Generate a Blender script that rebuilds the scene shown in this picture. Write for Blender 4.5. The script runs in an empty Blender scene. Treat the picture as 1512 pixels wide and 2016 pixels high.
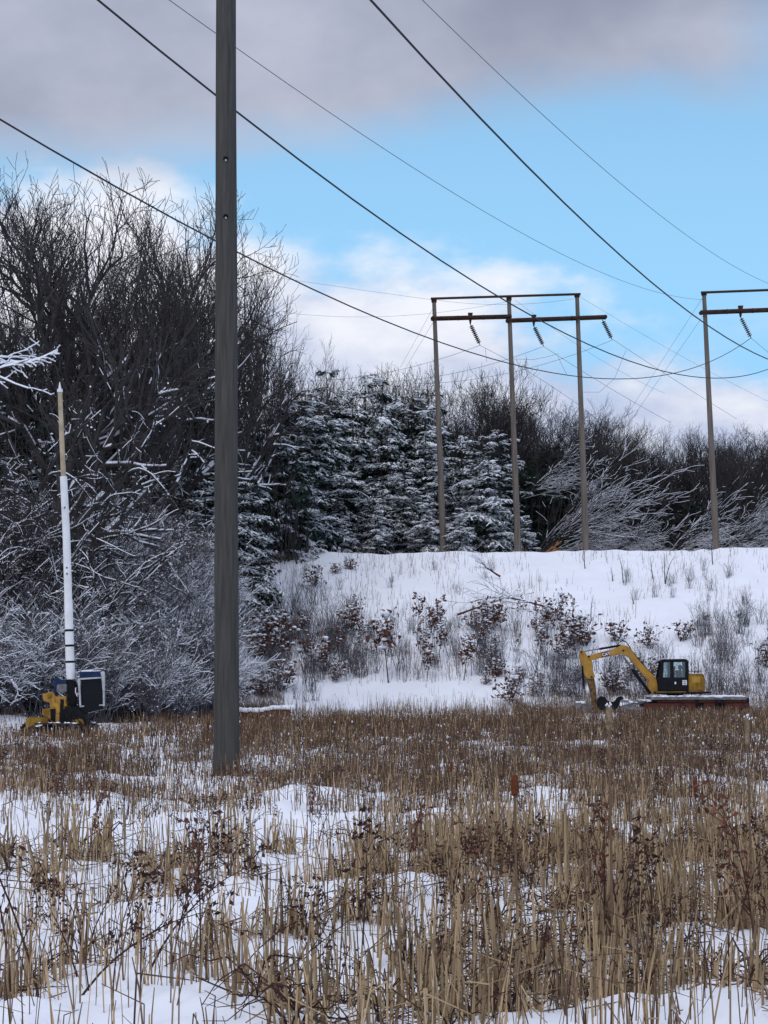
import bpy, math, random
import numpy as np
from mathutils import Vector, Matrix

# ------------------------------------------------------------------ camera, world, sun, exposure
S = bpy.context.scene
COL = S.collection
F = 4000.0                      # focal length in pixels of the 1512 x 2016 photograph
PITCH = math.radians(4.66)
EYE = 1.74
cam_d = bpy.data.cameras.new("camera")
cam_d.sensor_fit = 'VERTICAL'
cam_d.sensor_height = 24.0
cam_d.lens = 24.0 * F / 2016.0
cam_d.clip_start = 0.1
cam_d.clip_end = 6000
cam = bpy.data.objects.new("camera", cam_d)
COL.objects.link(cam)
cam.location = (0, 0, EYE)
cam.rotation_euler = (math.radians(90) + PITCH, 0, 0)
S.camera = cam
S.view_settings.view_transform = 'Standard'
S.view_settings.look = 'None'
S.view_settings.exposure = 0.12
S.view_settings.gamma = 1.0
S.view_settings.use_curve_mapping = False
S.cycles.use_denoising = True
S.cycles.max_bounces = 5
S.cycles.transparent_max_bounces = 12

SUN_EL, SUN_AZ = math.radians(50), math.radians(205)
world = bpy.data.worlds.new("World")
S.world = world
world.use_nodes = True


def nd(nt, typ, **kw):
    n = nt.nodes.new(typ)
    for k, v in kw.items():
        if isinstance(k, str) and k.startswith('i_'):
            n.inputs[int(k[2:])].default_value = v
        else:
            setattr(n, k, v)
    return n


def build_world():
    nt = world.node_tree
    nt.nodes.clear()
    L = nt.links.new

    def M(op, a, b=None, c=None, clamp=False):
        n = nt.nodes.new('ShaderNodeMath'); n.operation = op; n.use_clamp = clamp
        for i, x in enumerate((a, b, c)):
            if x is None: continue
            if isinstance(x, (int, float)): n.inputs[i].default_value = x
            else: L(x, n.inputs[i])
        return n.outputs[0]

    def ramp(x, lo, hi):
        n = nt.nodes.new('ShaderNodeMapRange'); n.interpolation_type = 'SMOOTHSTEP'
        L(x, n.inputs[0]); n.inputs[1].default_value = lo; n.inputs[2].default_value = hi
        return n.outputs[0]

    def mix(f, a, b):
        n = nt.nodes.new('ShaderNodeMix'); n.data_type = 'RGBA'
        if isinstance(f, float): n.inputs[0].default_value = f
        else: L(f, n.inputs[0])
        for s, x in ((6, a), (7, b)):
            if isinstance(x, tuple): n.inputs[s].default_value = (*x, 1)
            else: L(x, n.inputs[s])
        return n.outputs[2]
    sky = nd(nt, 'ShaderNodeTexSky', sky_type='NISHITA', sun_disc=False, sun_elevation=SUN_EL,
             sun_rotation=SUN_AZ, air_density=1.0, dust_density=0.6, ozone_density=1.5)
    tc = nd(nt, 'ShaderNodeTexCoord')
    sep = nd(nt, 'ShaderNodeSeparateXYZ'); L(tc.outputs['Generated'], sep.inputs[0])
    X, Y, Z = sep.outputs
    hyp = M('SQRT', M('ADD', M('MULTIPLY', X, X), M('MULTIPLY', Y, Y)))
    e = M('DIVIDE', Z, M('MAXIMUM', hyp, 0.02))
    s = M('DIVIDE', X, M('MAXIMUM', Y, 0.25))

    def noise(scale, detail, stretch=1.0, seed=0.0, rough=0.55):
        mp = nd(nt, 'ShaderNodeMapping'); L(tc.outputs['Generated'], mp.inputs[0])
        mp.inputs['Scale'].default_value = (1, 1, stretch); mp.inputs['Location'].default_value = (seed, seed * .7, 0)
        n = nd(nt, 'ShaderNodeTexNoise'); L(mp.outputs[0], n.inputs['Vector'])
        n.inputs['Scale'].default_value = scale; n.inputs['Detail'].default_value = detail
        n.inputs['Roughness'].default_value = rough
        return M('SUBTRACT', n.outputs[0], 0.5)
    n1 = noise(9, 5, 1.6, 3.1); n2 = noise(22, 5, 2.2, 7.7); n3 = noise(5, 3, 1.2, 1.3)
    # high grey cloud bank
    t = M('SUBTRACT', e, M('MINIMUM', M('ADD', 0.277, M('MULTIPLY', s, 0.15)), 0.290))
    t = M('ADD', t, M('ADD', M('MULTIPLY', n1, 0.045), M('MULTIPLY', n2, 0.02)))
    top = ramp(t, -0.018, 0.026)
    gap = ramp(M('ADD', M('ADD', s, M('MULTIPLY', n1, 0.06)), M('MULTIPLY', M('SUBTRACT', e, .3), -.15)), 0.235, 0.160)
    gap = M('MAXIMUM', M('MAXIMUM', gap, 0.22), ramp(e, .42, .6))
    top = M('MULTIPLY', top, gap)
    # low pale cloud
    w = M('SUBTRACT', M('ADD', M('ADD', 0.2095, M('MULTIPLY', s, -0.27)), M('MULTIPLY', n1, 0.10)), e)
    w = M('ADD', w, M('MULTIPLY', n2, 0.035))
    low = ramp(M('ADD', w, M('MULTIPLY', noise(38, 6, 2.0, 4.4), .022)), -0.008, 0.026)
    wisp = M('MULTIPLY', ramp(M('ADD', noise(4.5, 4, 5.0, 9.2), M('MULTIPLY', e, -0.5)), 0.0, 0.22), 0.45)
    K = 10.0   # cloud radiance is divided by the background strength of 0.1
    blue = mix(0.6, sky.outputs[0], (0.29 * K, 0.61 * K, 0.95 * K))
    blue = mix(ramp(e, 0.34, 0.16), blue, (0.31 * K, 0.62 * K, 0.93 * K))
    blue = mix(wisp, blue, (0.60 * K, 0.73 * K, 0.93 * K))
    greyvar = ramp(M('ADD', M('ADD', n3, n1), M('MULTIPLY', M('SUBTRACT', e, .3), -3.0)), -0.35, 0.35)
    gcol = mix(greyvar, (0.275 * K, 0.305 * K, 0.410 * K), (0.48 * K, 0.51 * K, 0.62 * K))
    gcol = mix(ramp(e, 0.42, 0.9), gcol, (0.70 * K, 0.73 * K, 0.86 * K))
    lowvar = ramp(M('ADD', M('ADD', n2, n1), M('MULTIPLY', M('SUBTRACT', e, .15), 2.6)), -0.42, 0.30)
    lcol = mix(lowvar, (0.46 * K, 0.53 * K, 0.72 * K), (0.84 * K, 0.86 * K, 0.93 * K))
    out = mix(low, blue, lcol)
    out = mix(top, out, gcol)
    behind = ramp(Y, 0.35, -0.2)
    out = mix(M('MULTIPLY', behind, ramp(Z, 0.02, .1)), out, (0.60 * K, 0.68 * K, 0.90 * K))
    bg = nd(nt, 'ShaderNodeBackground'); L(out, bg.inputs[0]); bg.inputs[1].default_value = 0.1
    wo = nd(nt, 'ShaderNodeOutputWorld'); L(bg.outputs[0], wo.inputs[0])


build_world()
sun_d = bpy.data.lights.new("sun", 'SUN')
sun_d.energy = 0.85
sun_d.angle = math.radians(25)
sun_d.color = (1.0, 0.95, 0.90)
sun = bpy.data.objects.new("sun", sun_d)
COL.objects.link(sun)
sdir = Vector((math.sin(SUN_AZ) * math.cos(SUN_EL), math.cos(SUN_AZ) * math.cos(SUN_EL), math.sin(SUN_EL)))
sun.rotation_euler = sdir.to_track_quat('Z', 'Y').to_euler()

# ------------------------------------------------------------------ helpers
cp, sp = math.cos(PITCH), math.sin(PITCH)


def at(u, v, Y):
    """world point at forward distance Y that projects to pixel (u, v) of the photograph"""
    a, b = (u - 756) / F, (1008 - v) / F
    dx, dy, dz = a, cp - sp * b, sp + cp * b
    k = Y / dy
    return Vector((dx * k, Y, EYE + dz * k))


def ux(u, Y): return (u - 756) / F * Y / cp


def hsh(ix, iy, seed):
    n = (ix.astype(np.int64) * 374761393 + iy.astype(np.int64) * 668265263 + seed * 974634777) & 0x7fffffff
    n = ((n ^ (n >> 13)) * 1274126177) & 0x7fffffff
    n = n ^ (n >> 16)
    return (n & 0xffff) / 65535.0


def vnoise(x, y, seed=0):
    x = np.asarray(x, float); y = np.asarray(y, float)
    xi = np.floor(x); yi = np.floor(y)
    fx = x - xi; fy = y - yi
    fx = fx * fx * (3 - 2 * fx); fy = fy * fy * (3 - 2 * fy)
    a = hsh(xi, yi, seed); b = hsh(xi + 1, yi, seed); c = hsh(xi, yi + 1, seed); d = hsh(xi + 1, yi + 1, seed)
    return (a * (1 - fx) + b * fx) * (1 - fy) + (c * (1 - fx) + d * fx) * fy - 0.5


def smooth(t):
    t = np.clip(t, 0, 1)
    return t * t * (3 - 2 * t)


def ground(x, y):
    x = np.asarray(x, float); y = np.asarray(y, float)
    foot = 104 - 31 * smooth((-6.0 - x) / 8.0) + 2.0 * vnoise(x / 6, y / 50, 5)
    crest = 134.0
    t = np.clip((y - foot) / (crest - foot), 0, 1)
    H = 9.85 + 0.017 * np.clip(x, -40, 40)
    prof = t * 0.93 + 0.07 * smooth(t)
    prof = prof - 0.035 * np.sin(np.clip(t * 3.2, 0, 1) * math.pi) ** 2
    z = H * prof
    z = z + 0.35 * vnoise(x / 5, y / 7, 8) * smooth(t * 4) * (1 - smooth((y - crest) / 4 + 1))
    z = z + 0.10 * vnoise(x / 1.3, y / 2.2, 18) * smooth(t * 6) * (1 - smooth((y - crest) / 3 + 1))
    z = z + (0.30 * vnoise(x / 4.0, 0 * y + 3.3, 4) + .14 * vnoise(x / .9, y / 3, 44)) * smooth((y - 120) / 14) * (1 - smooth((y - 145) / 10))
    z = z + (.16 * vnoise(x / 2.2, y / 3.0, 46) + .07 * vnoise(x / .7, y / 1.1, 47)) * smooth((y - 100) / 8) * (1 - smooth((y - 134) / 3))
    back = smooth((y - 150) / 200) * 6.0
    z = z + back
    near = 1 - smooth((y - 60) / 50)
    z = z + near * (0.30 * vnoise(x / 1.3, y / 1.5, 1) + 0.15 * vnoise(x / 0.45, y / 0.6, 2) + 0.045 * vnoise(x / 0.18, y / 0.2, 3))
    z = z - 0.34 * np.exp(-((x + 10.6) / 3.0) ** 2 - ((y - 66.5) / 6.0) ** 2)
    # a worn track slanting down the bank
    xc = ux(1400, 130) + (130 - y) * 0.16
    for off in (0, 1.3):
        z = z - 0.22 * np.exp(-((x - xc - off) / 0.25) ** 2) * smooth((y - 112) / 6)
    return z


def gz(x, y): return float(ground(np.array([x]), np.array([y]))[0])


def _mesh(name, chunks, mats, smooth_shade=False):
    """chunks: list of (V (n,3), F (m,k), material index)"""
    me = bpy.data.meshes.new(name)
    chunks = [c for c in chunks if len(c[1])]
    nv = sum(len(c[0]) for c in chunks)
    V = np.concatenate([np.asarray(c[0], float) for c in chunks])
    loops, starts, totals, mi = [], [], [], []
    off = 0; ls = 0
    for v, f, m in chunks:
        f = np.asarray(f, np.int32)
        k = f.shape[1]
        loops.append((f + off).ravel())
        starts.append(ls + np.arange(len(f), dtype=np.int32) * k)
        totals.append(np.full(len(f), k, np.int32)); mi.append(np.full(len(f), m, np.int32))
        off += len(v); ls += f.size
    loops = np.concatenate(loops); starts = np.concatenate(starts); totals = np.concatenate(totals); mi = np.concatenate(mi)
    me.vertices.add(nv); me.vertices.foreach_set('co', V.ravel())
    me.loops.add(len(loops)); me.loops.foreach_set('vertex_index', loops)
    me.polygons.add(len(starts)); me.polygons.foreach_set('loop_start', starts)
    me.polygons.foreach_set('loop_total', totals)
    me.polygons.foreach_set('material_index', mi)
    me.polygons.foreach_set('use_smooth', np.full(len(starts), smooth_shade))
    for m in mats: me.materials.append(m)
    me.update(calc_edges=True)
    return me


def obj(name, me, parent=None, loc=None, rot=None, scale=None):
    o = bpy.data.objects.new(name, me)
    COL.objects.link(o)
    if parent:
        o.parent = parent
        if name in UNCOUNTED: o['kind'] = 'stuff'
    if loc is not None: o.location = loc
    if rot is not None: o.rotation_euler = rot
    if scale is not None: o.scale = (scale,) * 3 if isinstance(scale, (int, float)) else scale
    return o


UNCOUNTED = ('snow_cover', 'leaves', 'seed_heads', 'twigs')


def tag(o, label=None, cat=None, group=None, kind=None):
    if label: o['label'] = label
    if cat: o['category'] = cat
    if group: o['group'] = group
    if kind: o['kind'] = kind
    return o


def empty(name, loc, label, cat, group=None, rot=None, scale=None):
    o = obj(name, None, None, loc, rot, scale)
    return tag(o, label, cat, group)


def copy_thing(root, loc, rot, scale, label=None, group=None):
    r = root.copy(); COL.objects.link(r)
    r.location = loc; r.rotation_euler = rot; r.scale = scale
    if label: r['label'] = label
    if group: r['group'] = group
    for ch in root.children:
        c = ch.copy(); COL.objects.link(c); c.parent = r
    return r


def tubes(P0, P1, R0, R1, n=3):
    """independent tapered prisms, vectorised -> V, F(quads)"""
    P0 = np.asarray(P0, float); P1 = np.asarray(P1, float)
    R0 = np.asarray(R0, float); R1 = np.asarray(R1, float)
    d = P1 - P0
    d /= np.maximum(np.linalg.norm(d, axis=1, keepdims=True), 1e-9)
    ref = np.where(np.abs(d[:, 2:3]) > 0.9, np.array([[1.0, 0, 0]]), np.array([[0, 0, 1.0]]))
    a = np.cross(d, ref); a /= np.linalg.norm(a, axis=1, keepdims=True)
    b = np.cross(d, a)
    ang = np.arange(n) / n * 2 * math.pi
    c, s = np.cos(ang), np.sin(ang)
    ring = a[:, None, :] * c[None, :, None] + b[:, None, :] * s[None, :, None]
    V = np.concatenate([P0[:, None] + ring * R0[:, None, None], P1[:, None] + ring * R1[:, None, None]], 1)
    N = len(P0)
    base = (np.arange(N) * 2 * n)[:, None]
    i = np.arange(n); j = (i + 1) % n
    Fq = np.stack([base + i, base + j, base + n + j, base + n + i], -1)
    return V.reshape(-1, 3), Fq.reshape(-1, 4)


def polytube(pts, rad, n=8, caps=True, frac=None):
    """one continuous tube through pts -> V, quads, cap polygon chunks"""
    pts = [Vector(p) for p in pts]
    V = []; up = None
    for i, p in enumerate(pts):
        d = (pts[min(i + 1, len(pts) - 1)] - pts[max(i - 1, 0)]).normalized()
        if up is None:
            up = d.orthogonal().normalized()
        a = (up - d * up.dot(d)).normalized(); up = a
        b = d.cross(a)
        r = rad[i] if hasattr(rad, '__len__') else rad
        for k in range(n):
            t = 2 * math.pi * k / n
            V.append(p + (a * math.cos(t) + b * math.sin(t)) * r)
    Fq = []
    for i in range(len(pts) - 1):
        for k in range(n):
            k2 = (k + 1) % n
            Fq.append((i * n + k, i * n + k2, (i + 1) * n + k2, (i + 1) * n + k))
    ch = [(np.array([tuple(v) for v in V]), np.array(Fq), 0)]
    if caps:
        ch.append((np.array([tuple(v) for v in V[:n]]), np.array([list(range(n))[::-1]]), 0))
        ch.append((np.array([tuple(v) for v in V[-n:]]), np.array([list(range(n))]), 0))
    return ch


_ico = None


def ico():
    global _ico
    if _ico is None:
        t = (1 + 5 ** .5) / 2
        v = np.array([(-1, t, 0), (1, t, 0), (-1, -t, 0), (1, -t, 0), (0, -1, t), (0, 1, t), (0, -1, -t), (0, 1, -t), (t, 0, -1), (t, 0, 1), (-t, 0, -1), (-t, 0, 1)], float)
        v /= np.linalg.norm(v[0])
        f = np.array([(0, 11, 5), (0, 5, 1), (0, 1, 7), (0, 7, 10), (0, 10, 11), (1, 5, 9), (5, 11, 4), (11, 10, 2), (10, 7, 6), (7, 1, 8), (3, 9, 4), (3, 4, 2), (3, 2, 6), (3, 6, 8), (3, 8, 9), (4, 9, 5), (2, 4, 11), (6, 2, 10), (8, 6, 7), (9, 8, 1)])
        _ico = (v, f)
    return _ico


def blobs(C, R, rng):
    """lumpy low ellipsoids at C (n,3) with radii R (n,3)"""
    v, f = ico()
    C = np.asarray(C, float); R = np.asarray(R, float)
    n = len(C)
    jit = 1 + rng.uniform(-.25, .25, (n, 12, 1))
    yaw = rng.uniform(0, 6.28, n)
    vv = v[None] * R[:, None, :] * jit
    c, s = np.cos(yaw)[:, None], np.sin(yaw)[:, None]
    x = vv[..., 0] * c - vv[..., 1] * s; y = vv[..., 0] * s + vv[..., 1] * c
    vv = np.stack([x, y, vv[..., 2]], -1) + C[:, None]
    ff = f[None] + (np.arange(n) * 12)[:, None, None]
    return vv.reshape(-1, 3), ff.reshape(-1, 3)


def cards(C, A, B):
    """quads centred at C spanned by half-vectors A and B, folded leaf shape: tapers at one end"""
    V = np.stack([C - A - B * .55, C + A * .1 - B, C + A, C + A * .1 + B], 1)
    N = len(C)
    return V.reshape(-1, 3), (np.arange(N * 4).reshape(N, 4))


# ------------------------------------------------------------------ materials
def mat(name, col, rough=0.85, var=0.0, scale=4.0, col2=None, bump=0.0, bscale=30.0, island=0.0, snow=0.0,
        stretch=(1, 1, 1), metallic=0.0, spec=0.06, detail=4.0):
    m = bpy.data.materials.new(name); m.use_nodes = True
    nt = m.node_tree; L = nt.links.new
    b = nt.nodes['Principled BSDF']
    b.inputs['Roughness'].default_value = rough
    b.inputs['Metallic'].default_value = metallic
    b.inputs['Specular IOR Level'].default_value = spec
    tc = nd(nt, 'ShaderNodeTexCoord')
    mp = nd(nt, 'ShaderNodeMapping'); mp.inputs['Scale'].default_value = stretch
    L(tc.outputs['Object'], mp.inputs[0])
    nz = nd(nt, 'ShaderNodeTexNoise'); L(mp.outputs[0], nz.inputs['Vector'])
    nz.inputs['Scale'].default_value = scale; nz.inputs['Detail'].default_value = detail
    mx = nd(nt, 'ShaderNodeMix', data_type='RGBA')
    mr = nd(nt, 'ShaderNodeMapRange'); L(nz.outputs[0], mr.inputs[0]); mr.inputs[1].default_value = .32; mr.inputs[2].default_value = .68
    L(mr.outputs[0], mx.inputs[0])
    c2 = col2 if col2 else tuple(c * (1 - var) for c in col)
    c1 = col if col2 else tuple(min(1, c * (1 + var)) for c in col)
    mx.inputs[6].default_value = (*c1, 1); mx.inputs[7].default_value = (*c2, 1)
    out = mx.outputs[2]
    if island:
        g = nd(nt, 'ShaderNodeNewGeometry')
        r2 = nd(nt, 'ShaderNodeMapRange'); L(g.outputs['Random Per Island'], r2.inputs[0])
        r2.inputs[3].default_value = 1 - island; r2.inputs[4].default_value = 1 + island
        vm = nd(nt, 'ShaderNodeVectorMath', operation='SCALE'); L(out, vm.inputs[0]); L(r2.outputs[0], vm.inputs[3])
        out = vm.outputs[0]
    if snow:
        g = nd(nt, 'ShaderNodeNewGeometry')
        sx = nd(nt, 'ShaderNodeSeparateXYZ'); L(g.outputs['Normal'], sx.inputs[0])
        n2 = nd(nt, 'ShaderNodeTexNoise'); n2.inputs['Scale'].default_value = 1.1
        L(tc.outputs['Object'], n2.inputs['Vector'])
        ad = nd(nt, 'ShaderNodeMath', operation='MULTIPLY_ADD'); L(n2.outputs[0], ad.inputs[0]); ad.inputs[1].default_value = 1.6; L(sx.outputs[2], ad.inputs[2])
        m2 = nd(nt, 'ShaderNodeMapRange'); L(ad.outputs[0], m2.inputs[0]); m2.inputs[1].default_value = 1.75 - snow; m2.inputs[2].default_value = 1.95 - snow
        mm = nd(nt, 'ShaderNodeMix', data_type='RGBA'); L(m2.outputs[0], mm.inputs[0]); L(out, mm.inputs[6]); mm.inputs[7].default_value = (.80, .82, .86, 1)
        out = mm.outputs[2]
    L(out, b.inputs['Base Color'])
    if bump:
        nb = nd(nt, 'ShaderNodeTexNoise'); L(mp.outputs[0], nb.inputs['Vector']); nb.inputs['Scale'].default_value = bscale; nb.inputs['Detail'].default_value = 5
        bp = nd(nt, 'ShaderNodeBump'); L(nb.outputs[0], bp.inputs['Height']); bp.inputs['Strength'].default_value = bump; bp.inputs['Distance'].default_value = 0.05
        L(bp.outputs[0], b.inputs['Normal'])
    return m


M = {}
M['snow'] = mat('snow', (0.80, 0.82, 0.865), 0.75, 0.03, 0.7, bump=0.5, bscale=3.0)
M['snow_cap'] = mat('snow_cap', (0.80, 0.82, 0.86), 0.8, 0.05, 3.0)
M['bark'] = mat('bark', (0.045, 0.041, 0.040), 0.95, 0.35, 3.0, stretch=(1, 1, .3))
M['bark_far'] = mat('bark_far', (0.075, 0.065, 0.062), 0.95, 0.3, 2.0, island=.3)
M['twig'] = mat('twig', (0.050, 0.045, 0.045), 0.95, 0.25, 1.0, island=.3)
M['twig_frost'] = mat('twig_frost', (0.10, 0.095, 0.105), 0.95, 0.35, 1.5, island=.5, snow=.45)
M['needle'] = mat('needle', (0.020, 0.034, 0.026), 0.8, 0.45, 0.8, island=.5)
M['needle_snow'] = mat('needle_snow', (0.022, 0.040, 0.030), 0.8, 0.4, 0.8, island=.5, snow=.28)
M['reed'] = mat('reed', (0.32, 0.230, 0.135), 0.8, 0.3, 2.0, island=.45, stretch=(1, 1, .2))
M['reed_mid'] = mat('reed_mid', (0.135, 0.088, 0.056), 0.85, 0.35, .5, island=.55)
M['reed_dark'] = mat('reed_dark', (0.072, 0.043, 0.031), 0.85, 0.35, .5, island=.55)
M['weed'] = mat('weed', (0.050, 0.026, 0.022), 0.85, 0.3, 5.0, island=.4)
M['leaf_brown'] = mat('leaf_brown', (0.110, 0.047, 0.034), 0.8, 0.35, 3.0, island=.5)
M['grass_bank'] = mat('grass_bank', (0.24, 0.19, 0.165), 0.9, 0.3, 1.0, island=.5)
M['cattail_head'] = mat('cattail_head', (0.130, 0.040, 0.020), 0.95, 0.25, 60.0, bump=.3, bscale=300)
M['fluff'] = mat('fluff', (0.26, 0.19, 0.12), 1.0, 0.35, 40.0, bump=.6, bscale=120)
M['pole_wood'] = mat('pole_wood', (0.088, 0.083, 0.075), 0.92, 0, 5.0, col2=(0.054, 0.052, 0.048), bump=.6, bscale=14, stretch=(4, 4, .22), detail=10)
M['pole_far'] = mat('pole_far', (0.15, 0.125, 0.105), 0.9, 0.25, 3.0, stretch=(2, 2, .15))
M['arm_wood'] = mat('arm_wood', (0.055, 0.030, 0.022), 0.9, 0.3, 3.0)
M['hole'] = mat('hole', (0.008, 0.008, 0.008), 1.0)
M['steel_dark'] = mat('steel_dark', (0.035, 0.035, 0.038), 0.6, 0.2, 8.0, metallic=.4)
M['bolt'] = mat('bolt', (0.35, 0.35, 0.34), 0.5, 0.2, 8.0, metallic=.5)
M['insulator'] = mat('insulator', (0.050, 0.028, 0.022), 0.25, 0.1, 8.0, spec=.6)
M['wire'] = mat('wire', (0.030, 0.032, 0.036), 0.6, 0.1, 1.0)
M['wire_thin'] = mat('wire_thin', (0.09, 0.10, 0.12), 0.6, 0.1, 1.0)
M['yellow'] = mat('yellow_paint', (0.42, 0.22, 0.020), 0.55, 0, 3.0, col2=(0.27, 0.14, 0.022), spec=.4, bump=.05)
M['yellow_dark'] = mat('yellow_dark_mottled', (0.28, 0.165, 0.026), 0.6, 0, 3.0, col2=(0.16, 0.09, 0.02), bump=.05)  # darker version of the machine yellow, mottled between two tones
M['mud'] = mat('mud', (0.19, 0.11, 0.055), 0.95, 0, 6.0, col2=(0.06, 0.035, 0.022), bump=.5, bscale=12)
M['black'] = mat('black_paint', (0.012, 0.012, 0.014), 0.55, 0.2, 6.0)
M['navy'] = mat('navy_paint', (0.016, 0.030, 0.075), 0.5, 0.2, 6.0)
M['white_paint'] = mat('white_paint', (0.78, 0.78, 0.78), 0.45, 0, 3.0, col2=(0.66, 0.66, 0.65), bump=.04)
M['grey_white'] = mat('grey_white', (0.48, 0.49, 0.50), 0.6, 0, 5.0, col2=(0.30, 0.31, 0.32))
M['fibreglass'] = mat('fibreglass', (0.50, 0.41, 0.28), 0.6, 0, 3.0, col2=(0.33, 0.26, 0.17))
M['rust_red'] = mat('rust_red', (0.105, 0.034, 0.026), 0.8, 0, 3.0, col2=(0.045, 0.022, 0.019), bump=.3)
M['grey_steel'] = mat('grey_steel', (0.22, 0.22, 0.225), 0.75, 0, 4.0, col2=(0.10, 0.10, 0.105), bump=.3)
M['rubber'] = mat('rubber', (0.022, 0.021, 0.021), 0.9, 0.3, 8.0)
M['sign_white'] = mat('sign_white', (0.75, 0.75, 0.75), 0.6)
M['log'] = mat('log', (0.125, 0.045, 0.028), 0.9, 0.4, 4.0, bump=.5)
M['log_tan'] = mat('log_tan', (0.26, 0.13, 0.055), 0.9, 0.4, 4.0, bump=.5)


def glass_mat():
    m = bpy.data.materials.new('tinted_glass'); m.use_nodes = True
    nt = m.node_tree; L = nt.links.new; nt.nodes.clear()
    tr = nd(nt, 'ShaderNodeBsdfTransparent'); tr.inputs[0].default_value = (0.86, 0.92, 0.92, 1)
    gl = nd(nt, 'ShaderNodeBsdfGlossy'); gl.inputs[0].default_value = (.8, .85, .85, 1); gl.inputs['Roughness'].default_value = .05
    mx = nd(nt, 'ShaderNodeMixShader'); mx.inputs[0].default_value = .10
    L(tr.outputs[0], mx.inputs[1]); L(gl.outputs[0], mx.inputs[2])
    o = nd(nt, 'ShaderNodeOutputMaterial'); L(mx.outputs[0], o.inputs[0])
    return m


M['glass'] = glass_mat()
M['glass_dark'] = mat('glass_dark', (0.006, 0.007, 0.009), 0.25, 0.1, 1.0, spec=.15)

# ------------------------------------------------------------------ ground
def build_ground():
    ys = [-40, -20, -10, -3, 2, 6]
    y = 8.0
    while y < 60: ys.append(y); y += max(0.035, y * 0.0042)
    while y < 152: ys.append(y); y += 0.42
    while y < 5000: ys.append(y); y *= 1.09
    ys = np.array(ys)
    s = np.linspace(-1, 1, 401)
    s = np.sign(s) * (np.abs(s) * 0.42 + np.abs(s) ** 3.5 * 0.58)
    W = 15 + np.maximum(ys, 0) * 0.55
    X = s[None, :] * W[:, None]
    Yg = np.repeat(ys[:, None], len(s), 1)
    Z = ground(X, Yg)
    V = np.stack([X, Yg, Z], -1).reshape(-1, 3)
    r, c = X.shape
    i = np.arange(r - 1)[:, None] * c + np.arange(c - 1)[None, :]
    Fq = np.stack([i, i + 1, i + c + 1, i + c], -1).reshape(-1, 4)
    o = obj('ground', _mesh('ground', [(V, Fq, 0)], [M['snow']], True))
    tag(o, kind='structure')


build_ground()

# ------------------------------------------------------------------ trees
R = random.Random(11)


def rvec(r, a): return Vector((r.uniform(-a, a), r.uniform(-a, a), r.uniform(-a, a)))


def grow(out, r, p, d, L, rad, lev, mx, P):
    n = P['n'][min(lev, len(P['n']) - 1)]
    kids = P['k'][min(lev, len(P['k']) - 1)]
    step = L / n
    rr = rad
    curl = rvec(r, P.get('curl', .05))
    w = P['wob'] * (0.5 if lev == 0 else 1) * (P['wl'][min(lev, len(P['wl']) - 1)])
    for i in range(n):
        curl = curl + rvec(r, P.get('curl', .05) * .6)
        d = (d + curl + rvec(r, w) + Vector((0, 0, P['trop'][min(lev, len(P['trop']) - 1)]))).normalized()
        p2 = p + d * step
        r2 = max(rad * (1 - P['taper'] * (i + 1) / n), P['rmin'])
        out.append((p, p2, rr, r2, lev))
        if lev < mx and (i + 1) / n >= P['start'][min(lev, len(P['start']) - 1)]:
            for q in range(kids if r.random() < .85 else kids - 1):
                ax = d.orthogonal().normalized()
                ax = Matrix.Rotation(r.uniform(0, 6.283), 3, d) @ ax
                if lev > 0 and ax.z < -.3 and r.random() < P.get('upk', 0): ax = -ax
                ang = math.radians(r.uniform(*P['ang']))
                nd_ = (d * math.cos(ang) + ax * math.sin(ang)).normalized()
                f = r.uniform(*P['len']) * (1.0 - 0.35 * (i / n))
                grow(out, r, p2, nd_, L * f, max(r2 * r.uniform(.5, .75) * (P.get('thick', 1) if lev < 2 else 1), P['rmin']), lev + 1, mx, P)
        p, rr = p2, r2
    return out


def seg_parts(segs, snow_p=lambda s: .7, snow_min=0.012, trunk_lev=0, thin=1.0):
    tr = [s for s in segs if s[4] <= trunk_lev]
    br = [s for s in segs if s[4] > trunk_lev]

    def T(ss, n):
        return tubes([tuple(s[0]) for s in ss], [tuple(s[1]) for s in ss], [s[2] for s in ss], [s[3] for s in ss], n)
    ch_t = [(*T(tr, 7), 0)]
    big = [s for s in br if s[2] > .05]; sm = [s for s in br if s[2] <= .05]
    ch_c = []
    if big: ch_c.append((*T(big, 5), 0))
    if sm: ch_c.append((*T(sm, 3), 0))
    sn = []
    rr = random.Random(5)
    patch = lambda p: .5 + .25 * math.sin(p.x * 1.9 + p.y * 1.3 + 1) + .25 * math.sin(p.z * 2.2 - p.x * 1.1 + p.y * .7)
    for s in segs:
        d = (s[1] - s[0]).normalized()
        if abs(d.z) < .80 and s[2] >= snow_min and patch(s[0]) * .92 + .08 * rr.random() < snow_p(s):
            r0 = (s[2] * .75 + .013) * thin; r1 = (s[3] * .75 + .013) * thin
            o0 = Vector((0, 0, s[2] * .75 + .006)); o1 = Vector((0, 0, s[3] * .75 + .006))
            sn.append((s[0] + o0, s[1] + o1, r0, r1))
    ch_s = []
    if sn: ch_s.append((*tubes([tuple(s[0]) for s in sn], [tuple(s[1]) for s in sn], [s[2] for s in sn], [s[3] for s in sn], 4), 0))
    return ch_t, ch_c, ch_s


def puff_chunk(segs, n, seed, a=.03, b=.10):
    r = np.random.default_rng(seed)
    idx = r.integers(0, len(segs), n)
    C = np.array([tuple(segs[i][1]) for i in idx]) + np.array([0, 0, .03])
    q = r.uniform(a, b, (n, 1)) * r.uniform(.4, 1, (n, 1))
    Rr = np.concatenate([q * r.uniform(.8, 2.2, (n, 1)), q, q * r.uniform(.4, .8, (n, 1))], 1)
    return (*blobs(C, Rr, r), 0)


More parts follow.
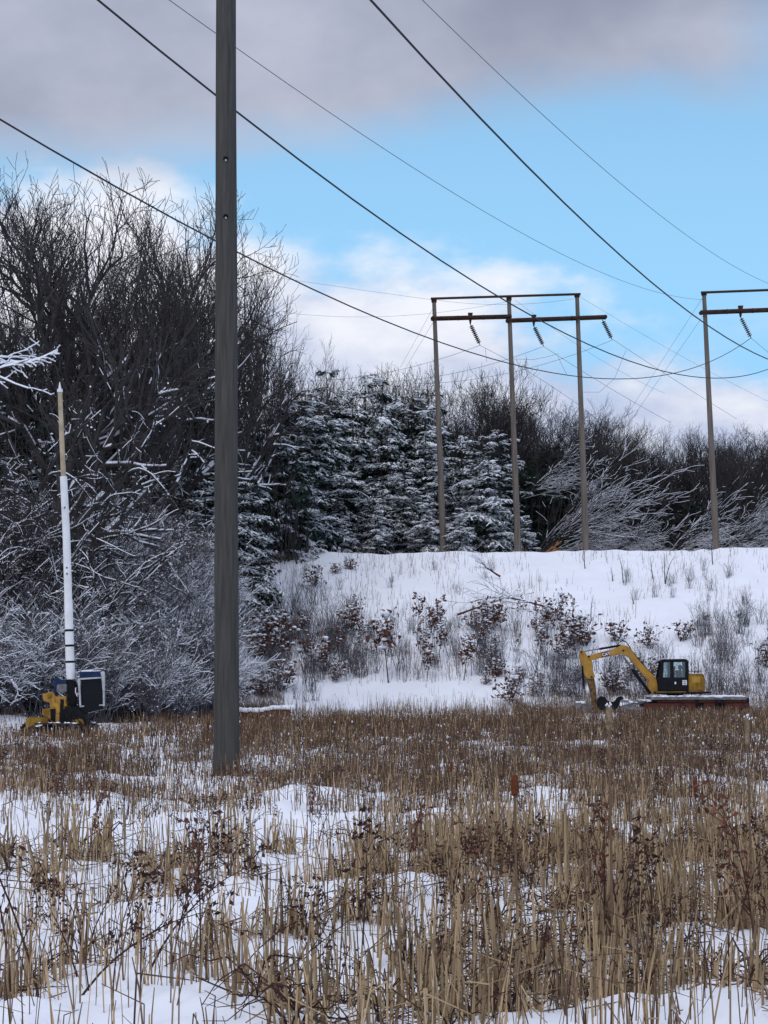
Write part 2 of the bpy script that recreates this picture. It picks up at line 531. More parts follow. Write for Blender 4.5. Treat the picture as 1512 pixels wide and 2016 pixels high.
BASEP = dict(wl=[1], n=[7, 5, 4, 3, 3, 2], k=[2, 2, 2, 1, 1, 1], wob=.17, trop=[.02, .06, .05, .03, .02, 0],
             taper=.74, rmin=.012, start=[.38, .3, .3, .3, .3], ang=(25, 58), len=(.42, .72))

TREE = {}


def make_tree_kind(key, seed, H, r0, mx, snowp, mt='twig', multi=1, lean=0, snow_min=.012, puffs=0, **kw):
    P = dict(BASEP); P.update(kw)
    r = random.Random(seed)
    segs = []
    for q in range(multi):
        d = Vector((r.uniform(-.1, .1) + (r.uniform(-.5, .5) if multi > 1 else lean), r.uniform(-.1, .1) + (r.uniform(-.4, .4) if multi > 1 else 0), 1)).normalized()
        grow(segs, r, Vector((r.uniform(-.3, .3) * (multi > 1), r.uniform(-.3, .3) * (multi > 1), -.5)), d, H * .72, r0, 0, mx, P)
    top = max(s[1].z for s in segs)
    k = H / top
    segs = [(s[0] * k, s[1] * k, s[2] if s[2] > .03 else s[2], s[3], s[4]) for s in segs]
    t, c, s = seg_parts(segs, snowp, snow_min, 0, .72 if puffs else 1.0)
    if puffs: s.append(puff_chunk([q for q in segs if q[4] < mx or q[2] > .014], puffs, seed, .02, .065))
    TREE[key] = (_mesh(key + '_trunk', t, [M['bark']], True), _mesh(key + '_crown', c, [M[mt]]),
                 _mesh(key + '_snow', s, [M['snow_cap']]) if s else None, H)
    return len(segs)


counts = []
sp_lo = lambda s: .6 if s[0].z < 7 else (.36 if s[0].z < 12 else -1)
TR = dict(thick=1.15, curl=.05, n=[9, 8, 6, 4, 3, 2], k=[2, 2, 1, 1, 1, 1], wob=.19, wl=[1, 1, 1, .9, .7, .4], trop=[.01, .03, .03, .04, .03, .02], taper=.60,
          rmin=.0115, start=[.28, .30, .25, .25, .3], ang=(28, 56), len=(.46, .70), upk=.6)
counts.append(make_tree_kind('oak_a', 3, 20, .34, 4, sp_lo, snow_min=.03, **TR))
counts.append(make_tree_kind('oak_b', 8, 20, .32, 4, sp_lo, snow_min=.03, **dict(TR, ang=(30, 60))))
counts.append(make_tree_kind('oak_c', 15, 20, .34, 4, sp_lo, snow_min=.03, **dict(TR, trop=[.0, .03, .06, .07, .04], start=[.4, .3, .3, .3])))
counts.append(make_tree_kind('upright_a', 21, 20, .17, 4, lambda s: -1, snow_min=.03, multi=3, **dict(TR, k=[2, 1, 1, 1, 1], ang=(20, 44), trop=[.05, .08, .06, .05])))
counts.append(make_tree_kind('upright_b', 34, 20, .24, 4, lambda s: -1, snow_min=.03, **dict(TR, ang=(22, 46), k=[2, 2, 1, 1, 1], trop=[.04, .07, .06, .05])))
SN = dict(curl=.075, n=[12, 12, 8, 5, 3], k=[2, 1, 1, 1, 1], wob=.16, wl=[.8, 1, 1, 1], taper=.6, rmin=.012, ang=(35, 75), len=(.28, .58), trop=[.0, -.02, -.03, -.01], start=[.12, .3, .3, .3])
counts.append(make_tree_kind('snowy_a', 45, 16, .17, 3, lambda s: .52 if s[2] < .04 else .85, snow_min=.014, puffs=260, **SN))
counts.append(make_tree_kind('snowy_b', 52, 13, .12, 3, lambda s: .5 if s[2] < .04 else .85, snow_min=.014, multi=2, puffs=260, **SN))
counts.append(make_tree_kind('snowy_c', 63, 13, .12, 3, lambda s: .5 if s[2] < .04 else .85, snow_min=.014, multi=2, puffs=400, **dict(SN, wob=.22)))
print('tree segs', counts)


def make_tree(key, name, loc, yaw, scale, label, cat='tree', group=None, tilt=(0, 0)):
    t, c, s, H = TREE[key]
    root = empty(name, loc, label, cat, group, (tilt[0], tilt[1], yaw), scale)
    obj('trunk', t, root); obj('crown', c, root)
    if s: obj('snow_cover', s, root)
    return root


# conifers -----------------------------------------------------------
def make_conifer(key, seed, H, Rb, mt, snow, irregular, clump=1.0, bare=0.04, power=.5):
    r = np.random.default_rng(seed)
    segs = [(Vector((0, 0, -.5)), Vector((0, 0, H * .5)), .2, .13, 0), (Vector((0, 0, H * .5)), Vector((.1, 0, H)), .13, .02, 0)]
    C, A, B, SC, SR, S0, S1, SW = [], [], [], [], [], [], [], []
    z = H * bare
    while z < H * .985:
        f = z / H
        nb = r.integers(2, 6)
        band = r.uniform(.5, 1.2)
        for q in range(nb):
          if True:
            az = r.uniform(0, 6.283)
            prof = (1 - f) ** power * (0.75 + 0.25 * min(1, f / .15))
            L = Rb * prof * band * r.uniform(1 - irregular, 1.12) + .25
            sdens = snow * (r.uniform(.15, 1.6))
            p = Vector((0, 0, z)); up0 = r.uniform(-.15, .55) if f > .5 else r.uniform(-.2, .3)
            d = Vector((math.cos(az), math.sin(az), up0)).normalized()
            todo = [(p, d, L, 0)]
          while todo:
            p, d, L, gen = todo.pop()
            n = max(2, int(L / .36))
            hang = r.uniform(.04, .11)
            for i in range(n):
                d = (d + Vector((0, 0, -hang)) + Vector(r.uniform(-.10, .10, 3))).normalized()
                p2 = p + d * (L / n)
                segs.append((p.copy(), p2.copy(), .035 * (1 - i / n) + .012, .035 * (1 - (i + 1) / n) + .01, 1))
                pp = p; p = p2
                t = (i + 1) / n
                if gen == 0 and L > 1.2 and t > .25 and r.random() < .42:
                    q = r.choice([-1, 1]) * r.uniform(.6, 1.1)
                    todo.append((p.copy(), Vector((d.x * math.cos(q) - d.y * math.sin(q), d.x * math.sin(q) + d.y * math.cos(q), d.z + r.uniform(-.1, .25))).normalized(), L * (1 - t) * .8 + .35, 1))
                if t < .2 and gen == 0: continue
                side = Vector((-d.y, d.x, 0)).normalized()
                m = int(9 * clump)
                spread = .34 * (1.25 - .5 * t)
                for _ in range(m):
                    ss = r.uniform(-1, 1)
                    c = p + side * ss * spread * 1.3 + Vector((0, 0, r.uniform(-.20, .05)))
                    ad = (d * r.uniform(.3, 1) + side * ss * .9 + Vector((0, 0, r.uniform(-.75, .05)))).normalized()
                    nn = Vector((r.uniform(-.5, .5), r.uniform(-.5, .5), 1)).normalized()
                    bd = ad.cross(nn).normalized()
                    l = r.uniform(.15, .34); wd = r.uniform(.04, .095)
                    C.append(c); A.append(ad * l); B.append(bd * wd)
                if r.random() < sdens:
                    w0, w1 = r.uniform(.015, .085, 2)
                    S0.append(tuple(pp + Vector((0, 0, .05)))); S1.append(tuple(p + Vector((0, 0, .04)))); SW.append((w0, w1))
                    for _ in range(3):
                        ss = r.choice([-1, 1]) * r.uniform(.4, 1)
                        e = p + side * ss * spread * 1.5 + d * r.uniform(.0, .3) + Vector((0, 0, -r.uniform(.05, .28)))
                        S0.append(tuple(p + Vector((0, 0, .05)))); S1.append(tuple(e + Vector((0, 0, .05)))); SW.append((r.uniform(.02, .065), r.uniform(.01, .035)))
                    if r.random() < .25:
                        SC.append(tuple(p + Vector((0, 0, .05)))); a = r.uniform(.07, .20); SR.append((a, a * r.uniform(.4, .9), a * r.uniform(.3, .6)))
        z += H * .043 * r.uniform(.4, 1.7)
    t = [s for s in segs if s[4] == 0]; b = [s for s in segs if s[4] == 1]
    T = lambda ss, n: tubes([tuple(s[0]) for s in ss], [tuple(s[1]) for s in ss], [s[2] for s in ss], [s[3] for s in ss], n)
    arr = lambda x: np.array([tuple(v) for v in x])
    crown = [(*cards(arr(C), arr(A), arr(B)), 0), (*T(b, 3), 1)]
    sn = _mesh(key + '_snow', [(*blobs(SC, SR, r), 0), (*tubes(S0, S1, [w[0] for w in SW], [w[1] for w in SW], 5), 0)], [M['snow_cap']], True) if SC else None
    TREE[key] = (_mesh(key + '_trunk', [(*T(t, 7), 0)], [M['bark']], True), _mesh(key + '_crown', crown, [M[mt], M['bark']]), sn, H)
    print(key, len(C), len(SC))


make_conifer('pine_a', 1, 15, 3.6, 'needle_snow', .42, .45, power=.42)
make_conifer('pine_b', 2, 15, 4.2, 'needle_snow', .38, .55, power=.40)
make_conifer('pine_c', 12, 15, 4.4, 'needle_snow', .52, .6, power=.36)
make_conifer('spruce_a', 3, 8, 2.4, 'needle_snow', .9, .3, bare=.0, power=.8)
make_conifer('dark_a', 4, 15, 3.6, 'needle', .05, .5)


def put_tree(key, name, u, Y, topv, label, group=None, yaw=None, wide=1.0, cat='tree', dz=0, tilt=(0, 0)):
    x = ux(u, Y); z = gz(x, Y) + dz
    top = at(u, topv, Y).z
    k = max(.25, (top - z) / TREE[key][3])
    return make_tree(key, name, (x, Y, z - .15), R.uniform(0, 6.28) if yaw is None else yaw, (k * wide, k * wide, k), label, cat, group, tilt)


# the tall bare wood on the left, front row (pixel column, distance, pixel of the top)
front = [
    ('oak_a', -60, 84, 315, 'tall bare tree at the left edge, its crown cut by the side of the view'),
    ('oak_b', 40, 86, 305, 'tallest bare tree of the left wood, dense twiggy crown at the left edge'),
    ('oak_c', 120, 90, 335, 'tall slender bare tree above the tip of the white boom'),
    ('oak_a', 190, 114, 345, 'tall bare tree with fanned limbs just right of the white boom'),
    ('oak_b', 265, 116, 350, 'bare tree whose slanting limb reaches up right beneath the lowest wire'),
    ('upright_b', 300, 122, 425, 'mid-height bare tree with a thick twiggy top halfway to the near pole'),
    ('oak_b', 352, 118, 418, 'bare tree with a broad rounded crown just left of the near pole'),
    ('oak_a', 405, 122, 465, 'bare tree whose crown is half hidden by the near pole'),
    ('oak_b', 450, 128, 490, 'bare tree showing its crown just right of the near pole'),
    ('oak_c', 498, 138, 590, 'bare tree with spreading reddish twigs at the right shoulder of the left wood'),
    ('upright_a', 555, 146, 665, 'small bare tree where the left wood steps down to the pines'),
]
for k, u, Y, tv, lab in front:
    put_tree(k, 'bare_tree', u, Y, tv - (28 if u < 200 else 10), lab, wide=.85 if u < 380 else .62)
# behind them
for i in range(6):
    u = R.uniform(-220, 400); Y = R.uniform(116, 150)
    tv = np.interp(u, [-220, 0, 60, 130, 280, 380, 480, 560], [340, 400, 430, 450, 500, 560, 590, 690]) + R.uniform(0, 150)
    put_tree(R.choice(['oak_a', 'oak_b', 'oak_c', 'upright_a', 'upright_b']), 'bare_tree', u, Y, tv,
             'bare grey tree filling the left wood behind the front row', 'bare trees deep in the left wood', wide=.7)
# snow-laden lower trees in front of the left wood
for i, (k, u, Y, tv) in enumerate([('snowy_a', -40, 77, 640), ('snowy_b', 50, 76, 800), ('snowy_a', 130, 79, 640), ('snowy_b', 215, 78, 840), ('snowy_c', 90, 80, 700), ('snowy_c', 260, 82, 760),
                                   ('snowy_a', 240, 84, 700), ('snowy_b', 320, 84, 900), ('snowy_c', 340, 88, 790), ('snowy_b', 90, 75.5, 980), ('snowy_c', 320, 80, 980),
                                   ('snowy_b', 15, 76, 930), ('snowy_b', 190, 76.5, 980), ('snowy_c', 150, 77, 880), ('snowy_c', 10, 79, 740), ('snowy_c', -60, 77, 850), ('snowy_a', 200, 84, 640),
                                   ('snowy_c', 250, 78, 1030)]):
    Y += 4
    if u > 165: Y += 30 + (250 - u) * .02
    put_tree(k, 'snowy_tree', u, Y, tv, 'snow-laden broadleaf tree with tangled low limbs in the left wood', 'snow-laden trees along the left wood', wide=.5 if u > 165 else .7)
# dark evergreens inside the wood
for i in range(30):
    u = R.uniform(-150, 420); Y = R.uniform(96, 116) + (18 if u > 130 else 0)
    tv = np.interp(u, [-150, 100, 200, 400, 540], [740, 700, 650, 680, 720]) + R.uniform(-10, 150)
    put_tree('dark_a', 'evergreen_tree', u, Y, tv, 'dark evergreen standing among the bare trees of the left wood', 'dark evergreens inside the left wood', wide=1.25)
for i, (u, Y, tv) in enumerate([(190, 92, 900), (240, 90, 960), (285, 94, 880), (330, 92, 950), (370, 96, 860), (405, 95, 940), (150, 92, 990), (445, 104, 880), (480, 108, 930), (100, 94, 860), (30, 92, 900), (-20, 90, 960), (350, 90, 1010), (265, 88, 1030)]):
    if u > 160: Y = max(Y, 113 + (i % 5) * 1.5)
    put_tree('pine_a' if i % 2 else 'pine_b', 'pine_tree', u, Y, tv, 'snow-dusted young pine growing under the left wood', 'snow-dusted pines under the left wood', wide=1.3)
# snowy pines in the middle
pines = [(470, 124, 770), (505, 127, 750), (535, 132, 770), (570, 134, 735), (560, 130, 860), (605, 136, 760), (500, 122, 900), (450, 118, 850),  (640, 145, 800), (665, 152, 715), (700, 146, 790), (725, 155, 725), (750, 150, 740),
         (765, 146, 850), (800, 152, 755), (835, 147, 815), (850, 152, 765), (895, 148, 835), (925, 153, 840), (960, 148, 850), (985, 146, 815), (600, 141, 850), (680, 141, 880), (790, 141, 900), (870, 142, 880), (940, 141, 900),
         (540, 138, 860), (490, 130, 850), (740, 140, 940)]
for i, (u, Y, tv) in enumerate(pines):
    Y = max(Y, 134.5 + (i % 4))
    put_tree(['pine_a', 'pine_b', 'pine_c'][i % 3], 'pine_tree', u, Y, tv + R.uniform(-18, 28), 'green pine with snow-loaded boughs in the stand behind the bank',
             'snow-covered pines behind the bank', wide=R.uniform(1.0, 1.35), tilt=(R.uniform(-.05, .05), R.uniform(-.07, .07)))
for i, (u, Y, tv, lab) in enumerate([(505, 136, 990, 'low snow-caked spruce right beside the near pole at the top of the bank'),
                                     (610, 137, 985, 'low snow-caked spruce left of the middle of the pine stand'),
                                     (745, 138, 1000, 'short snowy spruce midway along the top of the bank'),
                                     (840, 139, 970, 'snowy spruce just left of the foot of the first frame pole'),
                                     (905, 137.5, 995, 'small snow-white spruce between the first two frame poles'),
                                     (960, 140, 900, 'brightest snow-white spruce left of the middle frame pole'),
                                     (1035, 140.5, 1010, 'small snow-white spruce right of the middle frame pole'),
                                     (680, 138, 1010, 'squat snowy spruce at the crest among the pines')]):
    put_tree('spruce_a', 'spruce_tree', u, Y, tv, lab, wide=1.2)
# bare trees rising above and right of the pines
for i, (u, tv) in enumerate([(640, 710), (668, 715), (700, 722), (735, 712), (765, 695), (800, 700), (835, 740), (870, 730), (900, 695), (930, 698), (960, 712), (985, 760)]):
    put_tree(R.choice(['upright_a', 'upright_b']), 'bare_tree', u, R.uniform(158, 175), tv + 4, 'bare grey tree whose twiggy top rises above the pine stand',
             'bare treetops above the pines')
right_tops = lambda u: float(np.interp(u, [990, 1050, 1075, 1120, 1160, 1190, 1220, 1260, 1300, 1350, 1400, 1450, 1490, 1512, 1640], [800, 765, 752, 762, 795, 815, 798, 818, 832, 822, 835, 835, 798, 800, 810]))
for i in range(27):
    u = 995 + i * 24 + R.uniform(-8, 8)
    put_tree(['upright_b', 'oak_a', 'oak_b', 'upright_a'][i % 4], 'bare_tree', u, R.uniform(168, 190), right_tops(u) + R.uniform(-4, 26),
             'bare tree in the distant row right of the pines', 'distant bare trees behind the frame towers')
for i in range(24):
    u = 1000 + i * 27 + R.uniform(-10, 10)
    tv = right_tops(u) + (95 if u < 1260 else 130) + R.uniform(0, 50)
    put_tree('dark_a', 'evergreen_tree', u, R.uniform(158, 166), tv, 'dark evergreen below the distant bare treetops', 'dark evergreens behind the frame towers', wide=1.35)

# bent, snow-streaked saplings fanning out right of the pines
def make_bent(key, seed, n, azr, elr, L):
    r = random.Random(seed); segs = []
    P = dict(BASEP); P.update(n=[8, 5, 3], k=[2, 1, 0], wob=.18, trop=[-.025, -.015, 0], start=[.25, .3, .3], ang=(12, 34), len=(.3, .5), rmin=.016)
    for i in range(n):
        el = math.radians(r.uniform(*elr)); az = math.radians(r.uniform(*azr))
        d = Vector((math.cos(el) * math.cos(az), math.cos(el) * math.sin(az), math.sin(el)))
        grow(segs, r, Vector((r.uniform(-.5, .5), r.uniform(-.5, .5), r.uniform(-.3, .6))), d, L * r.uniform(.5, 1.05), r.uniform(.035, .07), 0, 2, P)
    t, c, s = seg_parts(segs, lambda s: .62, .014, thin=.5)
    TREE[key] = (_mesh(key + '_stems', t, [M['bark']]), _mesh(key + '_crown', c, [M['twig']]), _mesh(key + '_snow', s, [M['snow_cap']]), L)


make_bent('bent_a', 71, 20, (-35, 35), (8, 58), 10)
make_bent('bent_b', 77, 9, (-50, 50), (5, 48), 8)
for k, u, v, Y, sc, lab in [('bent_a', 1052, 1050, 146, 1.0, 'fan of snow-streaked saplings bent to the right beside the middle frame pole'),
                            ('bent_b', 1030, 980, 150, .75, 'upper fan of bent snowy saplings right of the last pine'),
                            ('bent_b', 1190, 1090, 147, .7, 'low snow-streaked saplings right of the third frame pole'),
                            ('bent_b', 1300, 1080, 148, .95, 'leaning snowy saplings left of the right-hand frame pole'),
                            ('bent_a', 1420, 1085, 149, .75, 'bent snowy saplings right of the right-hand frame pole'),
                            ('bent_b', 1120, 1085, 146, .7, 'short snowy saplings at the crest between the two right frame poles')]:
    p = at(u, v, Y)
    make_tree(k, 'bent_sapling', (p.x, Y, p.z if v < 1000 else gz(p.x, Y) - .1), 0, sc, lab)


# frosty undergrowth -------------------------------------------------
def make_shrub(key, seed, n, H, spread, mt, snowp, rmin=.008, leaves=0, droop=-.05):
    r = random.Random(seed); segs = []
    P = dict(BASEP); P.update(n=[6, 4, 3], k=[2, 1, 1] if H > 2.5 else [1, 1, 1], wob=.20 if H > 2.5 else .13, trop=[droop, droop, 0], start=[.2, .3, .3], ang=(18, 50), len=(.35, .6), rmin=rmin)
    for i in range(n):
        a = r.uniform(0, 6.283); s = r.uniform(.05, spread)
        d = Vector((math.cos(a) * s, math.sin(a) * s, 1)).normalized()
        grow(segs, r, Vector((r.uniform(-.4, .4), r.uniform(-.4, .4), -.1)), d, H * r.uniform(.6, 1.15), r.uniform(.014, .028), 0, 2, P)
    t, c, s = seg_parts(segs, snowp, .006, 0, .62)
    if H > 2.5: s.append(puff_chunk(segs, 380, seed, .015, .055))
    TREE[key] = (_mesh(key + '_stems', t, [M[mt]]), _mesh(key + '_twigs', c, [M[mt]]), _mesh(key + '_snow', s, [M['snow_cap']]) if s else None, H)


make_shrub('shrub_a', 5, 26, 3.6, 1.0, 'twig_frost', lambda s: .50)
make_shrub('shrub_b', 6, 22, 3.0, .8, 'twig_frost', lambda s: .4, droop=-.02)
make_shrub('shrub_c', 7, 30, 3.4, .45, 'twig_frost', lambda s: .3, droop=.0)
make_shrub('thin_shrub', 9, 12, 1.6, .35, 'twig_frost', lambda s: .35, rmin=.005, droop=.0)


def make_bush(key, loc, yaw, sc, label, group=None, name='frosty_shrub', cat='shrub'):
    t, c, s, H = TREE[key]
    root = empty(name, loc, label, cat, group, (0, 0, yaw), sc)
    obj('stems', t, root); obj('twigs', c, root)
    if s: obj('snow_cover', s, root)
    return root


for i in range(240):
    u = R.uniform(-120, 165) if i % 4 == 0 else R.uniform(150, 432)
    Yf = float(np.interp(u, [-120, 120, 200, 330, 430, 520], [74, 74.5, 75, 77, 82, 100]))
    Y = Yf + (abs(R.gauss(0, 1)) * 14 if u < 150 else R.uniform(0, 1) ** .8 * (116 - Yf))
    if Y > 126: continue
    x = ux(u, Y)
    if abs(u - 140) < 45 and Y < 76: continue
    make_bush(R.choice(['shrub_a', 'shrub_b', 'shrub_c'] if u < 150 else ['shrub_b', 'shrub_c', 'shrub_c']), (x, Y, gz(x, Y) - .05), R.uniform(0, 6.28), R.uniform(.6, 1.15),
              'frosted grey shrub with arching twigs in the thicket below the left wood', 'frosted shrubs of the left thicket')


# ------------------------------------------------------------------ far wood mass behind everything (reads as one dark mass)
def build_wood_mass():
    r = np.random.default_rng(12)
    C, A, B = [], [], []
    P0, P1, R0 = [], [], []
    for (u0, u1, Y0, Y1, topf, n) in [(-500, 620, 132, 165, lambda u: np.interp(u, [-500, 0, 300, 620], [700, 700, 760, 880]), 15000),
                                      (440, 1060, 158, 178, lambda u: np.interp(u, [440, 600, 800, 1000], [790, 830, 870, 910]), 12000),
                                      (980, 1900, 188, 215, lambda u: np.interp(u, [980, 1150, 1250, 1350, 1900], [875, 890, 925, 965, 975]), 17000)]:
        u = r.uniform(u0, u1, n); Y = r.uniform(Y0, Y1, n)
        x = ux(u, Y)
        tz = EYE + Y * np.tan(np.arctan((1334 - topf(u)) / F)) * 1.0
        g = ground(x, Y)
        q = r.uniform(0, 1, n) ** 0.8
        lump = 1 - .12 * (vnoise(x / 2.2, Y / 30, 9) + .5)
        z = g + (tz - g) * q * lump
        C.append(np.stack([x, Y, z], 1))
        a = r.normal(0, 1, (n, 3)); a /= np.linalg.norm(a, axis=1, keepdims=True)
        b = np.cross(a, r.normal(0, 1, (n, 3))); b /= np.linalg.norm(b, axis=1, keepdims=True)
        l = r.uniform(.25, .8, (n, 1))
        A.append(a * l); B.append(b * l * .18)
        m = n // 3
        x0 = ux(r.uniform(u0, u1, m), 1) * 0 + ux(r.uniform(u0, u1, m), (Y0 + Y1) / 2); y0 = r.uniform(Y0, Y1, m)
        g0 = ground(x0, y0); uu = x0 / ((Y0 + Y1) / 2) * F + 756
        tz0 = EYE + y0 * (1334 - topf(uu)) / F
        h = (tz0 - g0) * r.uniform(.4, 1.0, m)
        lean = r.normal(0, .16, (m, 2)) * h[:, None]
        P0.append(np.stack([x0, y0, g0 - .2], 1)); P1.append(np.stack([x0 + lean[:, 0], y0 + lean[:, 1], g0 + h], 1)); R0.append(r.uniform(.03, .12, m))
    ch = [(*cards(np.concatenate(C), np.concatenate(A), np.concatenate(B)), 0),
          (*tubes(np.concatenate(P0), np.concatenate(P1), np.concatenate(R0), np.concatenate(R0) * .3, 3), 1)]
    o = obj('distant_wood', _mesh('distant_wood', ch, [M['needle'], M['bark']]))
    tag(o, 'dark tangled wood reading as one mass behind the trees', 'wood', kind='stuff')


build_wood_mass()

# a bright snow-laden limb reaching in from the left edge
def build_limb():
    p0 = at(-160, 730, 66)
    root = empty('leaning_tree', (p0.x - 1.2, 66, gz(p0.x - 1.2, 66)), 'leaning tree at the left edge holding out one thick snow-laden limb', 'tree')
    O = root.location
    r = random.Random(4)
    trunk = [Vector((0, 0, -.3)), Vector((.2, 0, 3.5)), Vector((.6, 0, 7)), p0 - O + Vector((0, 0, .2)), p0 - O + Vector((.1, 0, 4))]
    obj('trunk', _mesh('limb_trunk', polytube(trunk, [.28, .24, .2, .16, .05], 8), [M['bark']], True), root)
    P = dict(BASEP); P.update(n=[9, 5, 3], k=[1, 1, 1], wob=.34, trop=[.0, -.01, 0], start=[.3, .3, .3], ang=(14, 40), len=(.2, .36), rmin=.010)
    segs = []
    for (u, v, L, dz) in [(-160, 722, 4.0, -.02), (-130, 702, 3.7, .05), (20, 716, 1.6, -.25), (-90, 738, 2.6, .0)]:
        p = at(u, v, 66) - O
        grow(segs, r, p, Vector((1, r.uniform(-.2, .2), dz)).normalized(), L, .07, 0, 2, P)
    t, c, s = seg_parts(segs, lambda s: 1.0, .008, -1) if False else seg_parts(segs, lambda s: 1.0, .008)
    sn = []
    for sg in segs:
        if sg[2] > .02:
            sn.append((sg[0] + Vector((0, 0, sg[2])), sg[1] + Vector((0, 0, sg[3])), sg[2] * 1.0 + .012, sg[3] * 1.0 + .012))
    s = s + [(*tubes([tuple(a[0]) for a in sn], [tuple(a[1]) for a in sn], [a[2] for a in sn], [a[3] for a in sn], 6), 0)]
    obj('limb', _mesh('limb', t + c, [M['bark']]), root)
    obj('snow_cover', _mesh('limb_snow', s, [M['snow_cap']], True), root)


build_limb()

# ------------------------------------------------------------------ bank plants
def make_leafy(key, seed, H, n_leaf, wide, single):
    rr = random.Random(seed); r = np.random.default_rng(seed)
    segs = []
    P = dict(BASEP); P.update(n=[5, 3], k=[2, 0], wob=.12, trop=[.03, .02], start=[.55 if single else .2, .3], ang=(25, 60), len=(.25, .5), rmin=.007)
    for i in range(1 if single else 5):
        d = Vector((rr.uniform(-.15, .15) if single else rr.uniform(-.8, .8), rr.uniform(-.15, .15) if single else rr.uniform(-.8, .8), 1)).normalized()
        grow(segs, rr, Vector((0, 0, -.1)), d, H * .8, .02, 0, 1, P)
    tips = [s[1] for s in segs if s[4] == 1 or s[1].z > H * .6]
    C, A, B, SC, SR = [], [], [], [], []
    for i in range(n_leaf):
        c = rr.choice(tips) + Vector((rr.gauss(0, .10) * wide, rr.gauss(0, .10) * wide, rr.gauss(-.02, .09)))
        a = Vector((rr.gauss(0, 1), rr.gauss(0, 1), rr.gauss(-.5, .8))).normalized()
        b = a.cross(rvec(rr, 1)).normalized()
        l = rr.uniform(.06, .115)
        C.append(tuple(c)); A.append(tuple(a * l)); B.append(tuple(b * l * .5))
        if rr.random() < .13:
            SC.append(tuple(c + Vector((0, 0, .05)))); q = rr.uniform(.04, .10); SR.append((q * 1.2, q, q * .55))
    T = lambda ss, n: tubes([tuple(s[0]) for s in ss], [tuple(s[1]) for s in ss], [s[2] for s in ss], [s[3] for s in ss], n)
    TREE[key] = (_mesh(key + '_stem', [(*T(segs, 4), 0)], [M['bark']]),
                 _mesh(key + '_leaves', [(*cards(np.array(C), np.array(A), np.array(B)), 0)], [M['leaf_brown']]),
                 _mesh(key + '_snow', [(*blobs(SC, SR, r), 0)], [M['snow_cap']], True), H)


make_leafy('leafy_a', 1, 1.9, 85, 1.3, True)
make_leafy('leafy_b', 2, 2.3, 70, 1.0, True)
make_leafy('leafy_c', 3, 1.0, 110, 1.3, False)
make_leafy('leafy_d', 4, 1.3, 140, 1.5, False)


def ground_hit(u, v):
    """distance Y where the ray through pixel (u, v) meets the ground"""
    Ys = np.arange(8, 140, .1)
    a, b = (u - 756) / F, (1008 - v) / F
    k = Ys / (cp - sp * b)
    z = EYE + (sp + cp * b) * k
    g = ground(a * k, Ys)
    i = np.argmax(g >= z)
    return float(Ys[i]) if g[i] >= z[i] else None


def leafy(u, v, key, h, label, group=None):
    Y = ground_hit(u, v)
    if Y is None: return
    x = ux(u, Y)
    t, c, s, H = TREE[key]
    k = h / (F / Y) / H
    root = empty('oak_sapling', (x, Y, gz(x, Y) - .03), label, 'sapling', group, (0, 0, R.uniform(0, 6.28)), k)
    obj('stem', t, root); obj('leaves', c, root); obj('snow_cover', s, root)


# (pixel column, pixel of the foot, kind, height in pixels, label)
for a in [(765, 1345, 'leafy_a', 150, 'tall-stemmed sapling with one round tuft of brown leaves on the left bank'),
          (700, 1245, 'leafy_b', 78, 'small pale brown-leaved sapling alone high on the left of the bank'),
          (1210, 1262, 'leafy_c', 48, 'low brown-leaved sapling above the yellow arm of the digger'),
          (1280, 1278, 'leafy_d', 52, 'bushiest low sapling with red-brown leaves above the cab of the digger'),
          (1342, 1262, 'leafy_c', 46, 'brown-leaved sapling up and right of the digger cab'),
          (1388, 1222, 'leafy_c', 20, 'tiny tuft of brown leaves on the open snow right of the digger, left one'),
          (1452, 1216, 'leafy_c', 18, 'tiny tuft of brown leaves on the open snow near the right edge'),
          (1500, 1315, 'leafy_d', 60, 'brown-leaved sapling at the right edge of the bank'),
          (1012, 1390, 'leafy_d', 68, 'low mound of dead brown bracken left of the digger'),
          (622, 1155, 'leafy_d', 50, 'clump of brown leaves just below the crest near the left of the bank'),
          (690, 1122, 'leafy_c', 28, 'small brown leafy tuft at the crest left of the first frame pole'),
          (662, 1130, 'leafy_c', 26, 'second small leafy tuft at the crest beside the first')]:
    leafy(*a)
G_SAP = 'brown-leaved oak saplings on the bank'
for i in range(28):
    u = R.uniform(925, 1150); f = (u - 925) / 225
    leafy(u, 1255 + R.uniform(-25, 55) - 10 * f, R.choice(['leafy_a', 'leafy_b', 'leafy_d']), R.uniform(36, 74), 'brown-leaved sapling in the dense patch left of the digger arm', G_SAP)
for i in range(12):
    u = R.uniform(820, 960)
    leafy(u, 1330 + R.uniform(-60, 20), R.choice(['leafy_a', 'leafy_b']), R.uniform(60, 120), 'tall thin sapling with brown leaf tufts, middle of the bank', 'thin saplings in the middle of the bank')
for i in range(16):
    u = R.uniform(590, 740)
    leafy(u, 1290 + R.uniform(-40, 60), R.choice(['leafy_a', 'leafy_b', 'leafy_d']), R.uniform(36, 80), 'brown-leaved sapling on the left part of the bank', 'saplings on the left part of the bank')
for i in range(40):
    u = R.uniform(470, 560); v = R.uniform(1110, 1380)
    leafy(u, v, R.choice(['leafy_b', 'leafy_c', 'leafy_d']), R.uniform(35, 70), 'snowy brown-leaved shrub just right of the near pole', 'leafy shrubs beside the near pole')
for i in range(22):
    u = R.choice([R.uniform(930, 1130), R.uniform(1040, 1150), R.uniform(1180, 1290)])
    leafy(u, R.uniform(1330, 1375), 'leafy_d', R.uniform(28, 48), 'snow-covered low shrub with a few brown leaves at the foot of the bank', 'snowy shrubs at the foot of the bank')

